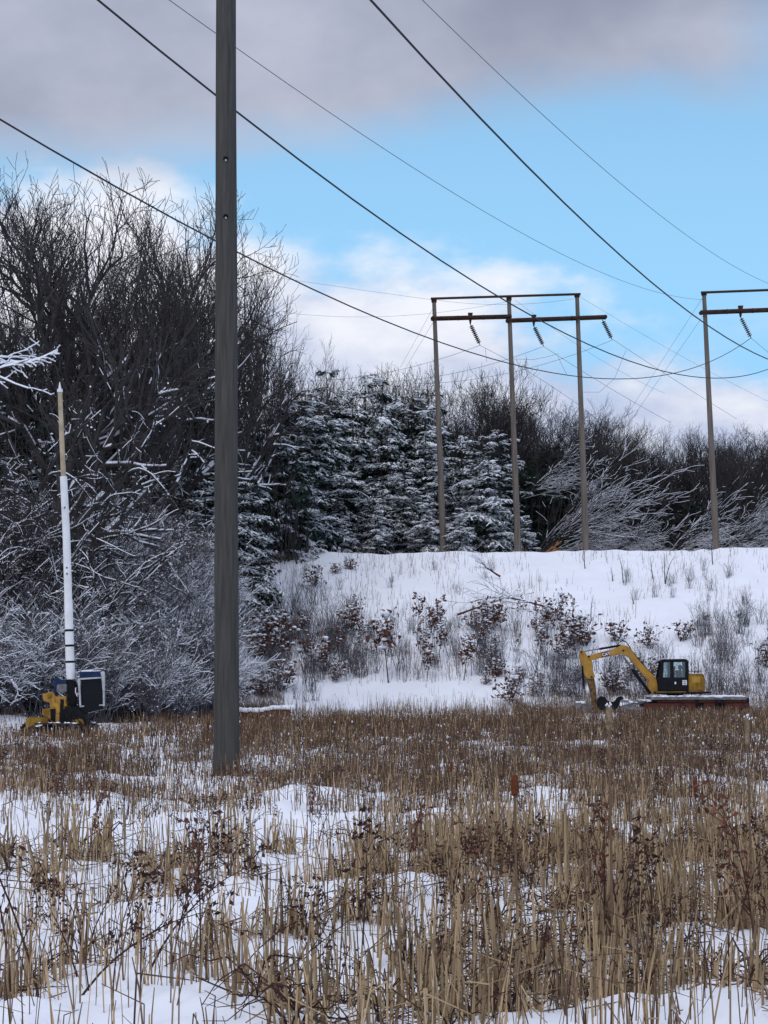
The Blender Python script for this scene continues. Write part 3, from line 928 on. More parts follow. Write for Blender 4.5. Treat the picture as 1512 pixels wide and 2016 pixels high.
# thin frosted shrubs over the bank
zones = [(480, 700, 1180, 1385, 80), (600, 960, 1230, 1345, 60), (930, 1150, 1230, 1385, 50), (1100, 1330, 1290, 1380, 30), (1360, 1530, 1230, 1400, 50), (1220, 1512, 1110, 1200, 18), (560, 1000, 1110, 1220, 14)]
for (u0, u1, v0, v1, n) in zones:
    for i in range(n):
        u = R.uniform(u0, u1); v = R.uniform(v0, v1)
        if 640 < u < 1000 and v > 1345 - (u - 640) * .04 and v > 1325: continue
        Y = ground_hit(u, v)
        if Y is None: continue
        if v0 < 1120:
            lab, g = 'sparse thin shrub poking out of the smooth upper snow of the bank', 'sparse shrubs on the upper bank'
        else:
            lab, g = 'thin leafless frosted shrub on the lower slope of the bank', 'thin frosted shrubs on the lower bank'
        x = ux(u, Y)
        sc = R.uniform(.45, 1.05) * (.6 if v0 < 1120 else 1)
        make_bush('thin_shrub', (x, Y, gz(x, Y) - .03), R.uniform(0, 6.28), (sc * .8, sc * .8, sc), lab, g, name='thin_shrub')


def build_bank_grass():
    r = np.random.default_rng(31)
    n = 95000
    Y = r.uniform(98, 134, n); x = r.uniform(-12, 40, n)
    v = 1334 - (ground(x, Y) - EYE) / Y * F
    u = 756 + x / Y * F
    den = .22 + .25 * smooth((v - 1150) / 150)
    den = np.where((u > 480) & (u < 960) & (v > 1230) & (v < 1350), .85, den)
    den = np.where((u > 560) & (u < 1010) & (v > 1346) & (v < 1392), .05, den)
    den = np.where((u > 1000) & (v > 1260), .45, den)
    den = np.where((u > 1360) & (v > 1240), .75, den)
    den = np.where((v > 1392), 1.0, den)
    den *= np.clip(.45 + 1.6 * vnoise(x / 1.3, Y / 3.0, 77), 0, 1)
    k = r.random(n) < den * .5
    x, Y = x[k], Y[k]; n = len(x)
    z = ground(x, Y)
    h = r.uniform(.15, .85, n) * (0.7 + .6 * r.random(n))
    lean = r.normal(0, .14, (n, 2)) * h[:, None]
    P0 = np.stack([x, Y, z - .03], 1); P1 = np.stack([x + lean[:, 0], Y + lean[:, 1], z + h], 1)
    w = r.uniform(.007, .016, n)
    o = obj('bank_grass', _mesh('bank_grass', [(*tubes(P0, P1, w, w * .4, 3), 0)], [M['grass_bank']]))
    tag(o, 'dry pale grass stalks standing out of the snowy bank', 'grass', kind='stuff')


build_bank_grass()

# fallen branches on the bank
def fallen(u, v, Y, L, ang, label, seed):
    r = random.Random(seed)
    p = at(u, v, Y)
    root = empty('fallen_branch', (p.x, Y, gz(p.x, Y)), label, 'branch')
    P = dict(BASEP); P.update(n=[7, 4, 3], k=[2, 1, 1], wob=.09, trop=[0, .01, 0], start=[.2, .3, .3], ang=(15, 45), len=(.3, .5), rmin=.012)
    segs = []
    d = Vector((math.cos(ang), -.1, math.sin(ang)))
    grow(segs, r, Vector((0, 0, .15)), d, L, .07, 0, 2, P)
    t, c, s = seg_parts(segs, lambda s: .7, .012)
    obj('bough', _mesh('fallen_bough', t, [M['log']]), root); obj('twigs', _mesh('fallen_twigs', c, [M['twig']]), root)
    obj('snow_cover', _mesh('fallen_snow', s, [M['snow_cap']]), root)


Yb = ground_hit(1090, 1205)
fallen(1090, 1205, Yb, 5.2, math.radians(158), 'long fallen bough lying up the bank above the brown saplings', 3)
fallen(900, 1216, ground_hit(900, 1216), 3.4, math.radians(14), 'thin fallen branch on the snow in the middle of the bank', 5)
fallen(985, 1125, ground_hit(985, 1140), 1.8, math.radians(150), 'small fallen branch high on the bank below the first frame tower', 6)

# bare saplings on the upper right of the bank, each with its own place
for (u, v, h, lab) in [(1151, 1120, 46, 'slender bare sapling right below the third frame pole'), (1226, 1148, 58, 'tallest bare sapling on the upper bank with side twigs'),
                       (1284, 1140, 45, 'thin dark stick standing on the upper bank'), (1308, 1150, 62, 'twin-stemmed bare sapling on the upper right bank'),
                       (1402, 1112, 60, 'slender sapling just below the right-hand frame pole'), (1205, 1145, 28, 'short stump-like stick on the upper bank'),
                       (1162, 1220, 48, 'bare sapling alone on the smooth snow above the digger arm'), (1246, 1190, 26, 'stubby twig on the open snow above the cab')]:
    Y = ground_hit(u, v)
    if Y is None: continue
    H = h / (F / Y); x = ux(u, Y)
    r = random.Random(int(u)); segs = []
    P = dict(BASEP); P.update(n=[6, 3], k=[1, 0], wob=.05, trop=[.02, .02], start=[.3, .3], ang=(30, 60), len=(.2, .35), rmin=.008)
    for q in range(2 if 'twin' in lab else 1):
        grow(segs, r, Vector((0, 0, -.05)), Vector((.25 * q - .08, 0, 1)).normalized(), H, .035, 0, 1, P)
    t, c, s = seg_parts(segs, lambda s: .5, .006)
    root = empty('bare_sapling', (x, Y, gz(x, Y)), lab, 'sapling')
    obj('stem', _mesh('sapling_stem', t, [M['bark']]), root)
    if c: obj('twigs', _mesh('sapling_twigs', c, [M['twig']]), root)

# ------------------------------------------------------------------ near pole
def build_near_pole():
    Y = 35.6
    x = ux(445, Y); z0 = gz(x, Y)
    o = empty('utility_pole', (x, Y, z0), 'huge dark weathered wooden pole rising out of the marsh in the foreground', 'utility pole')
    zs = np.linspace(-.5, 19.5, 40)
    rad = [.224 - .0033 * max(z, 0) + (.03 * math.exp(-max(z, 0) / .5)) for z in zs]
    rng = random.Random(3)
    xt = at(445, 0, Y); xb = at(446, 1526, Y)
    sl = (xt.x - xb.x) / (xt.z - xb.z)
    lean = lambda z: (xb.x - x) + sl * (z + z0 - xb.z)
    pts = [Vector((lean(z) + .003 * math.sin(z * .9), 0, z)) for z in zs]
    obj('shaft', _mesh('pole_shaft', polytube(pts, rad, 40), [M['pole_wood']], True), o)
    rg = np.random.default_rng(4)
    a = rg.uniform(0, 6.283, 60)
    C = np.stack([lean(0) + np.cos(a) * rg.uniform(.22, .42, 60), np.sin(a) * rg.uniform(.22, .42, 60), rg.uniform(-.02, .05, 60)], 1)
    obj('snow_cover', _mesh('pole_snow', [(*blobs(C, np.stack([rg.uniform(.05, .14, 60)] * 2 + [rg.uniform(.03, .09, 60)], 1), rg), 0)], [M['snow_cap']], True), o)
    for (v,) in [(318,), (431,)]:
        p = at(446, v, Y) - Vector((x, Y, z0))
        rr = .224 - .0033 * p.z
        ch = polytube([Vector((p.x * 1, -rr - .006, p.z)), Vector((p.x, -rr + .05, p.z))], .045, 14)
        h = obj('bolt_hole', _mesh('bolt_hole', ch, [M['hole']]), o)
        ch = polytube([Vector((p.x + .004, -rr - .022, p.z - .028)), Vector((p.x + .004, -rr, p.z - .028))], .02, 10)
        obj('bolt', _mesh('bolt', ch, [M['bolt']], True), h)


build_near_pole()


# ------------------------------------------------------------------ frame towers
def line_obj(name, pts, rad, m, parent=None, n=6):
    return obj(name, _mesh(name, polytube(pts, rad, n), [m], True), parent)


def build_string(parent, p0, p1, n=10):
    """insulator string from p0 (arm) to p1 (wire end), as discs on a rod"""
    p0, p1 = Vector(p0), Vector(p1)
    d = (p1 - p0); pts, rad = [], []
    pts.append(p0); rad.append(.03)
    for i in range(n):
        for f, r in ((.1, .035), (.35, .16), (.55, .13), (.65, .035)):
            pts.append(p0 + d * ((.08 + .84 * (i + f) / n))); rad.append(r)
    pts.append(p1); rad.append(.03)
    o = obj('insulator_string', _mesh('insulator_string', polytube(pts, rad, 10), [M['insulator']], True), parent)
    return o


def tower(Y, poles, arms, top_bar, strings, label, extra=()):
    """poles: (u_top, v_top, u_base) ; arms: list of ((u,v),(u,v)) ; strings: ((u,v arm),(u,v wire end))"""
    u0 = poles[0][2]; x0 = ux(u0, Y); zb = gz(x0, Y)
    root = empty('frame_tower', (x0, Y, zb), label, 'pylon')
    O = Vector((x0, Y, zb))
    for (ut, vt, ub) in poles:
        b = Vector((ux(ub, Y), Y, gz(ux(ub, Y), Y) - .6)) - O
        t = at(ut, vt, Y) - O
        P = [b.lerp(t, i / 12) for i in range(13)]
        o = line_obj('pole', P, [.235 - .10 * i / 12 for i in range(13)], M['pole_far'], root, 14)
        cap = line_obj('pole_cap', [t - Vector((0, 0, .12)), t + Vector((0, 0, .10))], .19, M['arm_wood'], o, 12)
    a = at(*top_bar[0], Y - .22) - O; b = at(*top_bar[1], Y - .22) - O
    line_obj('top_bar', [a, b], .085, M['arm_wood'], root, 8)
    for (p, q) in arms:
        a = at(*p, Y - .27) - O; b = at(*q, Y - .27) - O
        d = (b - a).normalized()
        for (off, nm) in ((-.26, 0), (.34, 0)):
            pass
        line_obj('crossarm', [a, b], .135, M['arm_wood'], root, 4)
        line_obj('crossarm', [a + Vector((0, .56, 0)), b + Vector((0, .56, 0))], .135, M['arm_wood'], root, 4)
        for f in (.0, .33, .66, 1):
            c = a.lerp(b, f)
            line_obj('spacer_block', [c + Vector((0, .06, 0)), c + Vector((0, .50, 0))], .15, M['arm_wood'], root, 6)
    for (p, q, br) in strings:
        a = at(*p, Y) - O; b = at(*q, Y - .3) - O
        if br:
            w = .17
            A2 = at(p[0], p[1] - 22, Y) - O
            vv = [A2 + Vector((-w, -.12, 0)), A2 + Vector((w, -.12, 0)), a + Vector((.04, -.12, 0)), a + Vector((-.04, -.12, 0))]
            vv += [v + Vector((0, .24, 0)) for v in vv]
            V = np.array([tuple(v) for v in vv])
            Fq = np.array([(0, 1, 2, 3), (7, 6, 5, 4), (0, 4, 5, 1), (1, 5, 6, 2), (2, 6, 7, 3), (3, 7, 4, 0)])
            obj('hanger_bracket', _mesh('hanger_bracket', [(V, Fq, 0)], [M['arm_wood']]), root)
        build_string(root, a, b)
    return root


YT = 138.0
tower(YT, [(854.5, 592, 874), (1002, 588, 1020), (1136, 582, 1154)],
      [((852, 626), (1004, 622)), ((1000, 630), (1192, 623))], ((848, 588), (1143, 579)),
      [((926, 638), (945, 679), 1), ((1051, 642), (1070, 681), 1), ((1186, 630), (1205, 668), 0)],
      'three-pole timber frame tower standing on the snowy bank, the left one of the two')
Y2 = 136.0
tower(Y2, [(1386, 578, 1410), (1533, 574, 1555), (1668, 569, 1690)],
      [((1382, 614), (1536, 608)), ((1532, 616), (1726, 609))], ((1380, 576), (1674, 565)),
      [((1458, 624), (1479, 666), 1), ((1583, 628), (1602, 668), 1), ((1718, 616), (1737, 655), 0)],
      'timber frame tower cut by the right edge of the view')


# ------------------------------------------------------------------ wires
def wire(name, label, plan, pts, rad, m, ext0=0.0, ext1=0.0, group=None, n=36, cat='wire'):
    """a sagging wire over the straight plan line from plan[0] to plan[1] (x, y); height is the
    parabola that passes closest to the given sight lines pts."""
    (xa, ya), (xb, yb) = plan
    ts, zs = [], []
    for (u, v) in pts:
        a, b = (u - 756) / F, (1008 - v) / F
        kx, ky, kz = a, cp - sp * b, sp + cp * b
        den = kx * (yb - ya) - ky * (xb - xa)
        t = (ky * xa - kx * ya) / den
        yy = ya + (yb - ya) * t
        xx = xa + (xb - xa) * t
        k = (yy / ky) if abs(ky) > 1e-6 else xx / kx
        ts.append(t); zs.append(EYE + kz * k)
    deg = 2 if len(pts) > 2 else 1
    co = np.polyfit(ts, zs, deg)
    t0, t1 = min(ts) - ext0, max(ts) + ext1
    P = []
    for i in range(n + 1):
        t = t0 + (t1 - t0) * i / n
        P.append(Vector((xa + (xb - xa) * t, ya + (yb - ya) * t, float(np.polyval(co, t)))))
    O = P[0]
    o = obj(name, _mesh(name, polytube([p - O for p in P], rad, 5), [m], True), None, O)
    tag(o, label, cat, group)
    return o


def pxy(u, Y): return (ux(u, Y), Y)


# overhead conductors and shield wires running to the right-hand tower
A1 = at(1479, 666, Y2 - .3); A2 = at(1602, 668, Y2 - .3); A3 = at(1737, 655, Y2 - .3)
YN = 37.0
nx = ux(445, YN)
wire('power_line', 'heavy wire entering at the left edge and passing low behind the near pole', ((nx - 5.6, YN), (A1.x, A1.y)),
     [(0, 230), (422, 470), (500, 512), (680, 610), (850, 667), (1002, 717), (1148, 742), (1290, 737), (1384, 718), (1479, 666)], .021, M['wire'], .10)
wire('power_line', 'heavy wire crossing behind the near pole and in front of the left frame tower', ((nx - .6, YN), (A2.x, A2.y)),
     [(193, 3), (422, 187), (470, 225), (700, 390), (906, 540), (979, 582), (1064, 632), (1139, 669), (1224, 705), (1290, 727), (1384, 742), (1512, 729), (1602, 668)], .021, M['wire'], .18)
wire('power_line', 'heavy wire starting at the top middle and ending past the right tower', ((nx + 4.7, YN), (A3.x, A3.y)),
     [(735, 0), (900, 182), (1100, 390), (1294, 572), (1390, 640), (1440, 670), (1512, 711), (1650, 715), (1737, 655)], .021, M['wire'], .14)
T1 = at(1386, 580, Y2); T2 = at(1610, 575, Y2)
wire('shield_wire', 'thin pale wire dropping from top left to the top of the right tower', ((nx - 2.6, YN), (T1.x, T1.y)),
     [(335, 0), (422, 62), (600, 187), (800, 325), (1000, 446), (1190, 538), (1294, 573), (1384, 591)], .0095, M['wire_thin'], .1)
wire('shield_wire', 'thin pale wire starting at the top and leaving at the right edge', ((nx + 1.8, YN), (T2.x, T2.y)),
     [(835, 0), (900, 74), (1020, 180), (1150, 300), (1300, 420), (1400, 497), (1512, 560), (1610, 580)], .0095, M['wire_thin'], .1)

# wires of the left-hand tower
LW = .013
B1 = at(945, 679, YT - .3); B2 = at(1070, 681, YT - .3); B3 = at(1205, 668, YT - .3)
wire('power_line', 'wire leaving the first insulator of the left tower down to the lower left', (pxy(560, 152), (B1.x, B1.y)),
     [(945, 679), (868, 707), (800, 726), (700, 742), (560, 750)], LW, M['wire_thin'])
wire('power_line', 'wire leaving the second insulator of the left tower toward the lower left', (pxy(700, 152), (B2.x, B2.y)),
     [(1070, 681), (1016, 703), (940, 724), (850, 742), (760, 752)], LW, M['wire_thin'])
wire('power_line', 'wire leaving the third insulator of the left tower, sagging left across two poles', (pxy(800, 152), (B3.x, B3.y)),
     [(1205, 668), (1158, 690), (1082, 714), (979, 738), (880, 752), (820, 756)], LW, M['wire_thin'])
wire('power_line', 'wire falling right from the first insulator behind the middle pole', ((B1.x, B1.y), pxy(1300, 175)),
     [(945, 679), (1002, 712), (1064, 747), (1140, 795), (1180, 830)], LW, M['wire_thin'])
wire('power_line', 'wire falling right from the second insulator into the distant treetops', ((B2.x, B2.y), pxy(1420, 178)),
     [(1070, 681), (1098, 700), (1140, 728), (1250, 792), (1320, 832)], LW, M['wire_thin'])
wire('power_line', 'wire falling right from the third insulator past the right tower', ((B3.x, B3.y), pxy(1540, 178)),
     [(1205, 668), (1236, 688), (1294, 724), (1384, 785), (1450, 824)], LW, M['wire_thin'])
wire('power_line', 'wire falling right from the insulator of the right tower to the edge', ((A1.x, A1.y), pxy(1700, 175)),
     [(1479, 666), (1512, 693), (1560, 730), (1640, 780)], LW, M['wire_thin'])
wire('shield_wire', 'faint wire from the wood to the top of the first frame pole', (pxy(440, 150), pxy(854, YT)),
     [(500, 540), (620, 556), (750, 578), (854, 590)], .0085, M['wire_thin'])
wire('shield_wire', 'faint wire from the wood to the top of the middle frame pole', (pxy(500, 150), pxy(1002, YT)),
     [(560, 616), (700, 622), (850, 618), (940, 606), (1002, 592)], .0085, M['wire_thin'])
wire('shield_wire', 'faint wire between the first and third frame poles just under the top bar', (pxy(856, YT + 1), pxy(1137, YT + 1)),
     [(858, 591), (930, 597), (1000, 600), (1060, 597), (1137, 587)], .0085, M['wire_thin'])
wire('shield_wire', 'faint wire slanting down right from the third frame pole top', (pxy(1137, YT), pxy(1520, 178)),
     [(1142, 584), (1250, 650), (1350, 705), (1512, 790)], .0085, M['wire_thin'])
wire('shield_wire', 'faint wire slanting down right from beside the middle pole top', (pxy(1012, YT), pxy(1400, 178)),
     [(1014, 590), (1080, 640), (1160, 695), (1230, 735), (1310, 775)], .0085, M['wire_thin'])
for i, (a, b, lab) in enumerate([((854, 604), (800, 702), 'upper guy wire slanting down left from the first frame pole'),
                                 ((853, 634), (806, 712), 'lower guy wire slanting down left from the first frame pole'),
                                 ((1382, 588), (1252, 790), 'upper guy wire slanting down left from the right tower'),
                                 ((1384, 622), (1258, 804), 'lower guy wire slanting down left from the right tower')]):
    p = at(*a, YT if i < 2 else Y2); q = at(*b, 158)
    q2 = p + (q - p) * 1.25
    o = obj('guy_wire', _mesh('guy_wire', polytube([Vector((0, 0, 0)), q2 - p], .0095, 5), [M['wire_thin']], True), None, p)
    tag(o, lab, 'guy wire')
for pts, lab in [([(955, 686), (957, 700), (958, 712)], 'short dropper under the wire beside the first insulator'),
                 ([(1018, 707), (1050, 708), (1080, 702), (1100, 696)], 'slack jumper loop beside the second insulator'),
                 ([(1098, 701), (1106, 718), (1116, 738)], 'short dropper hanging below the second insulator wire'),
                 ([(1148, 772), (1180, 772), (1210, 745), (1232, 690)], 'slack jumper loop hanging right of the third frame pole')]:
    Pp = [at(u, v, YT + .3) for u, v in pts]
    o = obj('jumper_wire', _mesh('jumper_wire', polytube([p - Pp[0] for p in Pp], .011, 5), [M['wire_thin']], True), None, Pp[0])
    tag(o, lab, 'wire')


# ------------------------------------------------------------------ solid part helpers
def prism_chunks(pts, y0, y1):
    n = len(pts)
    # orient counter-clockwise
    ar = sum(pts[i][0] * pts[(i + 1) % n][1] - pts[(i + 1) % n][0] * pts[i][1] for i in range(n))
    if ar < 0: pts = pts[::-1]
    a = [(x, y0, z) for x, z in pts]; b = [(x, y1, z) for x, z in pts]
    V = np.array(a + b, float)
    side = np.array([(i, i + n if False else (i + 1) % n, (i + 1) % n + n, i + n) for i in range(n)])
    me_f = [list(range(n)), [i + n for i in range(n)][::-1]]
    return V, side, me_f


def prism(name, pts, y0, y1, m, parent, bevel=.015):
    V, side, caps = prism_chunks(pts, min(y0, y1), max(y0, y1))
    me = bpy.data.meshes.new(name)
    me.from_pydata([tuple(v) for v in V], [], [tuple(int(q) for q in s) for s in side] + caps)
    me.update()
    import bmesh
    bm = bmesh.new(); bm.from_mesh(me); bmesh.ops.recalc_face_normals(bm, faces=bm.faces)
    if bevel:
        bmesh.ops.bevel(bm, geom=bm.edges[:], offset=bevel, segments=2, affect='EDGES', clamp_overlap=True)
    bm.to_mesh(me); bm.free()
    me.materials.append(m)
    return obj(name, me, parent)


def boxm(name, x0, x1, y0, y1, z0, z1, m, parent, bevel=.01):
    return prism(name, [(x0, z0), (x1, z0), (x1, z1), (x0, z1)], y0, y1, m, parent, bevel)


def text_mesh(body, size, m, parent, loc, name='lettering'):
    cu = bpy.data.curves.new('letters', 'FONT'); cu.body = body; cu.size = size; cu.extrude = .004; cu.align_x = 'CENTER'; cu.align_y = 'CENTER'
    cu.offset = size * .02
    tmp = bpy.data.objects.new('tmp_letters', cu); COL.objects.link(tmp)
    dg = bpy.context.evaluated_depsgraph_get()
    me = bpy.data.meshes.new_from_object(tmp.evaluated_get(dg))
    bpy.data.objects.remove(tmp); bpy.data.curves.remove(cu)
    me.materials.clear(); me.materials.append(m)
    return obj(name, me, parent, loc, (math.radians(90), 0, 0))


def track_unit(parent, L, W, H, y, x0, z0, snowy=True, name='track'):
    """a crawler track: shoes round a stadium outline, wheels inside"""
    r = H / 2
    per = []
    n = 44
    tot = 2 * (L - H) + math.pi * H
    def pos(s):
        s = s % tot
        if s < L - H: return (r + s, 0.0, 0)
        s -= L - H
        if s < math.pi * r:
            a = s / r; return (L - r + r * math.sin(a), r - r * math.cos(a), a)
        s -= math.pi * r
        if s < L - H: return (L - r - s, H, math.pi)
        s -= L - H
        a = s / r; return (r - r * math.sin(a), r + r * math.cos(a), math.pi + a)
    V, Fq = [], []
    for i in range(n):
        px, pz, a = pos(tot * i / n)
        hw = tot / n * .42; th = .035
        c, s = math.cos(a), math.sin(a)
        b = len(V)
        for (dx, dz) in ((-hw, -th), (hw, -th), (hw, th * .4), (-hw, th * .4)):
            for yy in (y - W / 2, y + W / 2):
                V.append((x0 + px + dx * c - dz * s, yy, z0 + pz + dx * s + dz * c))
        Fq += [(b, b + 2, b + 3, b + 1), (b + 2, b + 4, b + 5, b + 3), (b + 4, b + 6, b + 7, b + 5), (b + 6, b, b + 1, b + 7), (b, b + 6, b + 4, b + 2), (b + 1, b + 3, b + 5, b + 7)]
    t = obj(name, _mesh('track_belt', [(np.array(V), np.array(Fq), 0)], [M['steel_dark']]), parent)
    boxm('track_frame', x0 + r * .8, x0 + L - r * .8, y - W * .3, y + W * .3, z0 + H * .22, z0 + H * .8, M['black'], t)
    for i in range(6):
        rr = r * .8 if i in (0, 5) else r * .42
        xx = x0 + r + (L - H) * i / 5
        zz = z0 + r if i in (0, 5) else z0 + rr + .04
        ch = polytube([Vector((xx, y - W * .36, zz)), Vector((xx, y + W * .36, zz))], rr, 16)
        obj('wheel', _mesh('track_wheel', ch, [M['steel_dark']], True), t)
    return t


# ------------------------------------------------------------------ excavator on its long steel platform
PPM = 41.0
XY = F / PPM
XO = at(1330, 1400, XY)


def ec(cx, cy):
    return ((cx / 3.67 + 1100 - 1330) / PPM, (1400 - (cy / 3.67 + 1230)) / PPM)


def E(pts): return [ec(*p) for p in pts]


def build_excavator():
    g = gz(XO.x, XY)
    zoff = XO.z
    root = empty('excavator', (XO.x, XY, zoff), 'yellow mini excavator with a black cab and its arm bent down to the left', 'excavator')
    Y0 = 0.0
    # boom
    b = prism('boom', E([(215, 228), (300, 203), (400, 180), (428, 165), (455, 150), (500, 156), (525, 178), (545, 210), (600, 280), (660, 340), (695, 378), (700, 405), (672, 425), (640, 398),
                         (600, 350), (560, 302), (510, 240), (470, 216), (425, 220), (320, 240), (235, 262), (215, 250)]), -.15, .15, M['yellow'], root, .02)
    pl = prism('marking_plate', E([(312, 205), (372, 192), (374, 228), (316, 240)]), -.156, -.150, M['rust_red'], b, 0)
    t = text_mesh('CAT', .20, M['sign_white'], b, (*[ec(346, 216)[0]], -.165, ec(346, 216)[1])); t.rotation_euler = (math.radians(90), math.radians(-12), 0)
    # swing bracket at the foot
    prism('boom_foot', E([(655, 392), (705, 395), (722, 500), (668, 503), (638, 452)]), -.22, .22, M['yellow'], root, .02)
    # stick
    prism('stick', E([(158, 192), (172, 186), (190, 190), (212, 228), (246, 262), (252, 340), (268, 378), (242, 396), (208, 392), (180, 350), (164, 290), (154, 212)]), -.12, .12, M['yellow'], root, .02)
    prism('stick_end', E([(206, 384), (258, 380), (270, 440), (276, 530), (284, 640), (252, 645), (238, 520), (214, 430)]), -.10, .10, M['mud'], root, .015)
    # bucket linkage & bucket
    def cyl(nm, a, c, r0, y, m, par=root, r1=None):
        (x0, z0), (x1, z1) = ec(*a), ec(*c)
        return obj(nm, _mesh(nm, polytube([Vector((x0, y, z0)), Vector((x1, y, z1))], [r0, r1 or r0], 12), [m], True), par)
    c = cyl('bucket_cylinder', (172, 300), (186, 465), .05, -.17, M['black'])
    cyl('rod', (186, 465), (202, 525), .028, -.17, M['grey_steel'], c)
    c = cyl('stick_cylinder', (455, 152), (300, 178), .055, 0, M['black'])
    cyl('rod', (300, 178), (196, 194), .03, 0, M['grey_steel'], c)
    for yy in (-.20, .20):
        c = cyl('boom_cylinder', (664, 498), (536, 322), .06, yy, M['black'])
        cyl('rod', (536, 322), (478, 240), .033, yy, M['grey_steel'], c)
    for k, yy in enumerate((-.05, .06)):
        P = [Vector((ec(x, y)[0], yy, ec(x, y)[1])) for x, y in [(425, 160), (440, 132), (468, 114 + 6 * k), (495, 128), (515, 158), (540, 200), (600, 272), (650, 328), (690, 362)]]
        obj('hydraulic_hose', _mesh('hose', polytube(P, .018, 6), [M['black']], True), root)
    bk = prism('bucket', E([(284, 540), (300, 520), (330, 518), (348, 545), (352, 580), (340, 612), (300, 618), (284, 590)]), -.35, .35, M['black'], root, .03)
    prism('grapple_thumb', E([(350, 548), (385, 560), (410, 552), (424, 526), (450, 518), (474, 528), (462, 540), (446, 545), (440, 575), (415, 612), (380, 618), (352, 600)]), -.2, .2, M['black'], root, .03)
    # cab
    cab = boxm('cab', ec(712, 0)[0], ec(930, 0)[0], -.55, .45, ec(0, 482)[1], ec(0, 380)[1], M['black'], root, .03)
    z1 = ec(0, 380)[1]; z2 = ec(0, 268)[1]; zr = ec(0, 252)[1]
    prism('roof', E([(738, 262), (752, 252), (905, 250), (925, 262), (928, 272), (734, 274)]), -.55, .45, M['black'], cab, .01)
    for yy in (-.55, .42):
        for pts in ([(712, 385), (722, 330), (738, 268), (754, 268), (746, 378), (744, 385)], [(798, 268), (822, 268), (824, 385), (798, 385)], [(905, 268), (930, 268), (932, 385), (905, 385)]):
            prism('pillar', E(pts), yy, yy + .05, M['black'], cab, .008)
        gl = prism('window', E([(744, 384), (754, 270), (905, 270), (905, 384)]), yy + .02, yy + .032, M['glass'], cab, 0)
    boxm('seat', ec(850, 0)[0], ec(890, 0)[0], -.2, .2, ec(0, 395)[1], ec(0, 330)[1], M['black'], cab, .03)
    boxm('headrest', ec(868, 0)[0], ec(892, 0)[0], -.13, .13, ec(0, 330)[1], ec(0, 292)[1], M['black'], cab, .04)
    prism('control_column', E([(820, 385), (824, 330), (836, 300), (846, 304), (842, 385)]), -.1, .1, M['black'], cab, .02)
    P = [Vector((ec(x, y)[0], -.5, ec(x, y)[1])) for x, y in [(738, 300), (718, 278), (716, 266)]]
    mr = obj('mirror_arm', _mesh('mirror_arm', polytube(P, .015, 6), [M['black']], True), cab)
    boxm('mirror', ec(708, 0)[0], ec(726, 0)[0], -.56, -.46, ec(0, 278)[1], ec(0, 262)[1], M['black'], cab, .008)
    pl = boxm('number_plate', ec(884, 0)[0], ec(915, 0)[0], -.560, -.553, ec(0, 436)[1], ec(0, 402)[1], M['sign_white'], cab, 0)
    text_mesh('CAT', .085, M['black'], cab, (ec(899, 0)[0], -.566, ec(0, 412)[1]))
    text_mesh('308', .085, M['black'], cab, (ec(899, 0)[0], -.566, ec(0, 427)[1]))
    boxm('door_handle', ec(828, 0)[0], ec(838, 0)[0], -.575, -.552, ec(0, 430)[1], ec(0, 414)[1], M['sign_white'], cab, 0)
    # house / counterweight
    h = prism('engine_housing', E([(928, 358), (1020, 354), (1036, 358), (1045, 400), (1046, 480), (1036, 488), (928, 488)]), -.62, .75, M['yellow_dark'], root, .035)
    boxm('grille', ec(948, 0)[0], ec(1010, 0)[0], -.632, -.622, ec(0, 420)[1], ec(0, 376)[1], M['yellow'], h, .004)
    c = cyl('exhaust_pipe', (978, 356), (984, 336), .03, -.1, M['black'], h)
    prism('base_frame', E([(684, 482), (905, 480), (1032, 486), (1030, 502), (684, 502)]), -.58, .72, M['black'], root, .02)
    prism('rear_guard', E([(1030, 486), (1092, 484), (1097, 492), (1030, 500)]), -.4, .5, M['black'], root, .01)
    prism('side_sill', E([(690, 484), (908, 482), (908, 488), (690, 490)]), -.60, -.57, M['yellow_dark'], root, 0)
    cx0, cz0 = ec(840, 502); cx1, cz1 = ec(840, 520)
    obj('turntable', _mesh('turntable', polytube([Vector((cx0, .05, cz0 + .01)), Vector((cx1, .05, cz1))], [.42, .36], 24), [M['black']], True), root)
    for y0 in (-.56, .68):
        P = [Vector((ec(950, 0)[0], y0, ec(0, 356)[1])), Vector((ec(950, 0)[0], y0, ec(0, 338)[1])), Vector((ec(1018, 0)[0], y0, ec(0, 338)[1])), Vector((ec(1018, 0)[0], y0, ec(0, 356)[1]))]
        obj('handrail', _mesh('handrail', polytube(P, .014, 6), [M['black']], True), h)
    prism('panel_seam', E([(984, 360), (987, 360), (989, 486), (986, 486)]), -.626, -.618, M['black'], h, 0)
    prism('mud_splash', E([(930, 470), (960, 476), (1000, 468), (1040, 474), (1042, 486), (930, 487)]), -.630, -.620, M['mud'], h, 0)
    prism('door_seam', E([(808, 386), (811, 386), (811, 476), (808, 476)]), -.562, -.551, M['rubber'], cab, 0)
    boxm('work_light', ec(742, 0)[0], ec(758, 0)[0], -.30, -.18, ec(0, 252)[1], ec(0, 243)[1], M['grey_steel'], cab, .004)
    for (px_, pz_) in ((222, 232), (168, 200), (676, 470), (470, 190), (240, 380)):
        obj('pivot_pin', _mesh('pivot_pin', polytube([Vector((ec(px_, 0)[0], -.21, ec(0, pz_)[1])), Vector((ec(px_, 0)[0], .21, ec(0, pz_)[1]))], .05, 12), [M['steel_dark']], True), root)
    rs = np.random.default_rng(21)
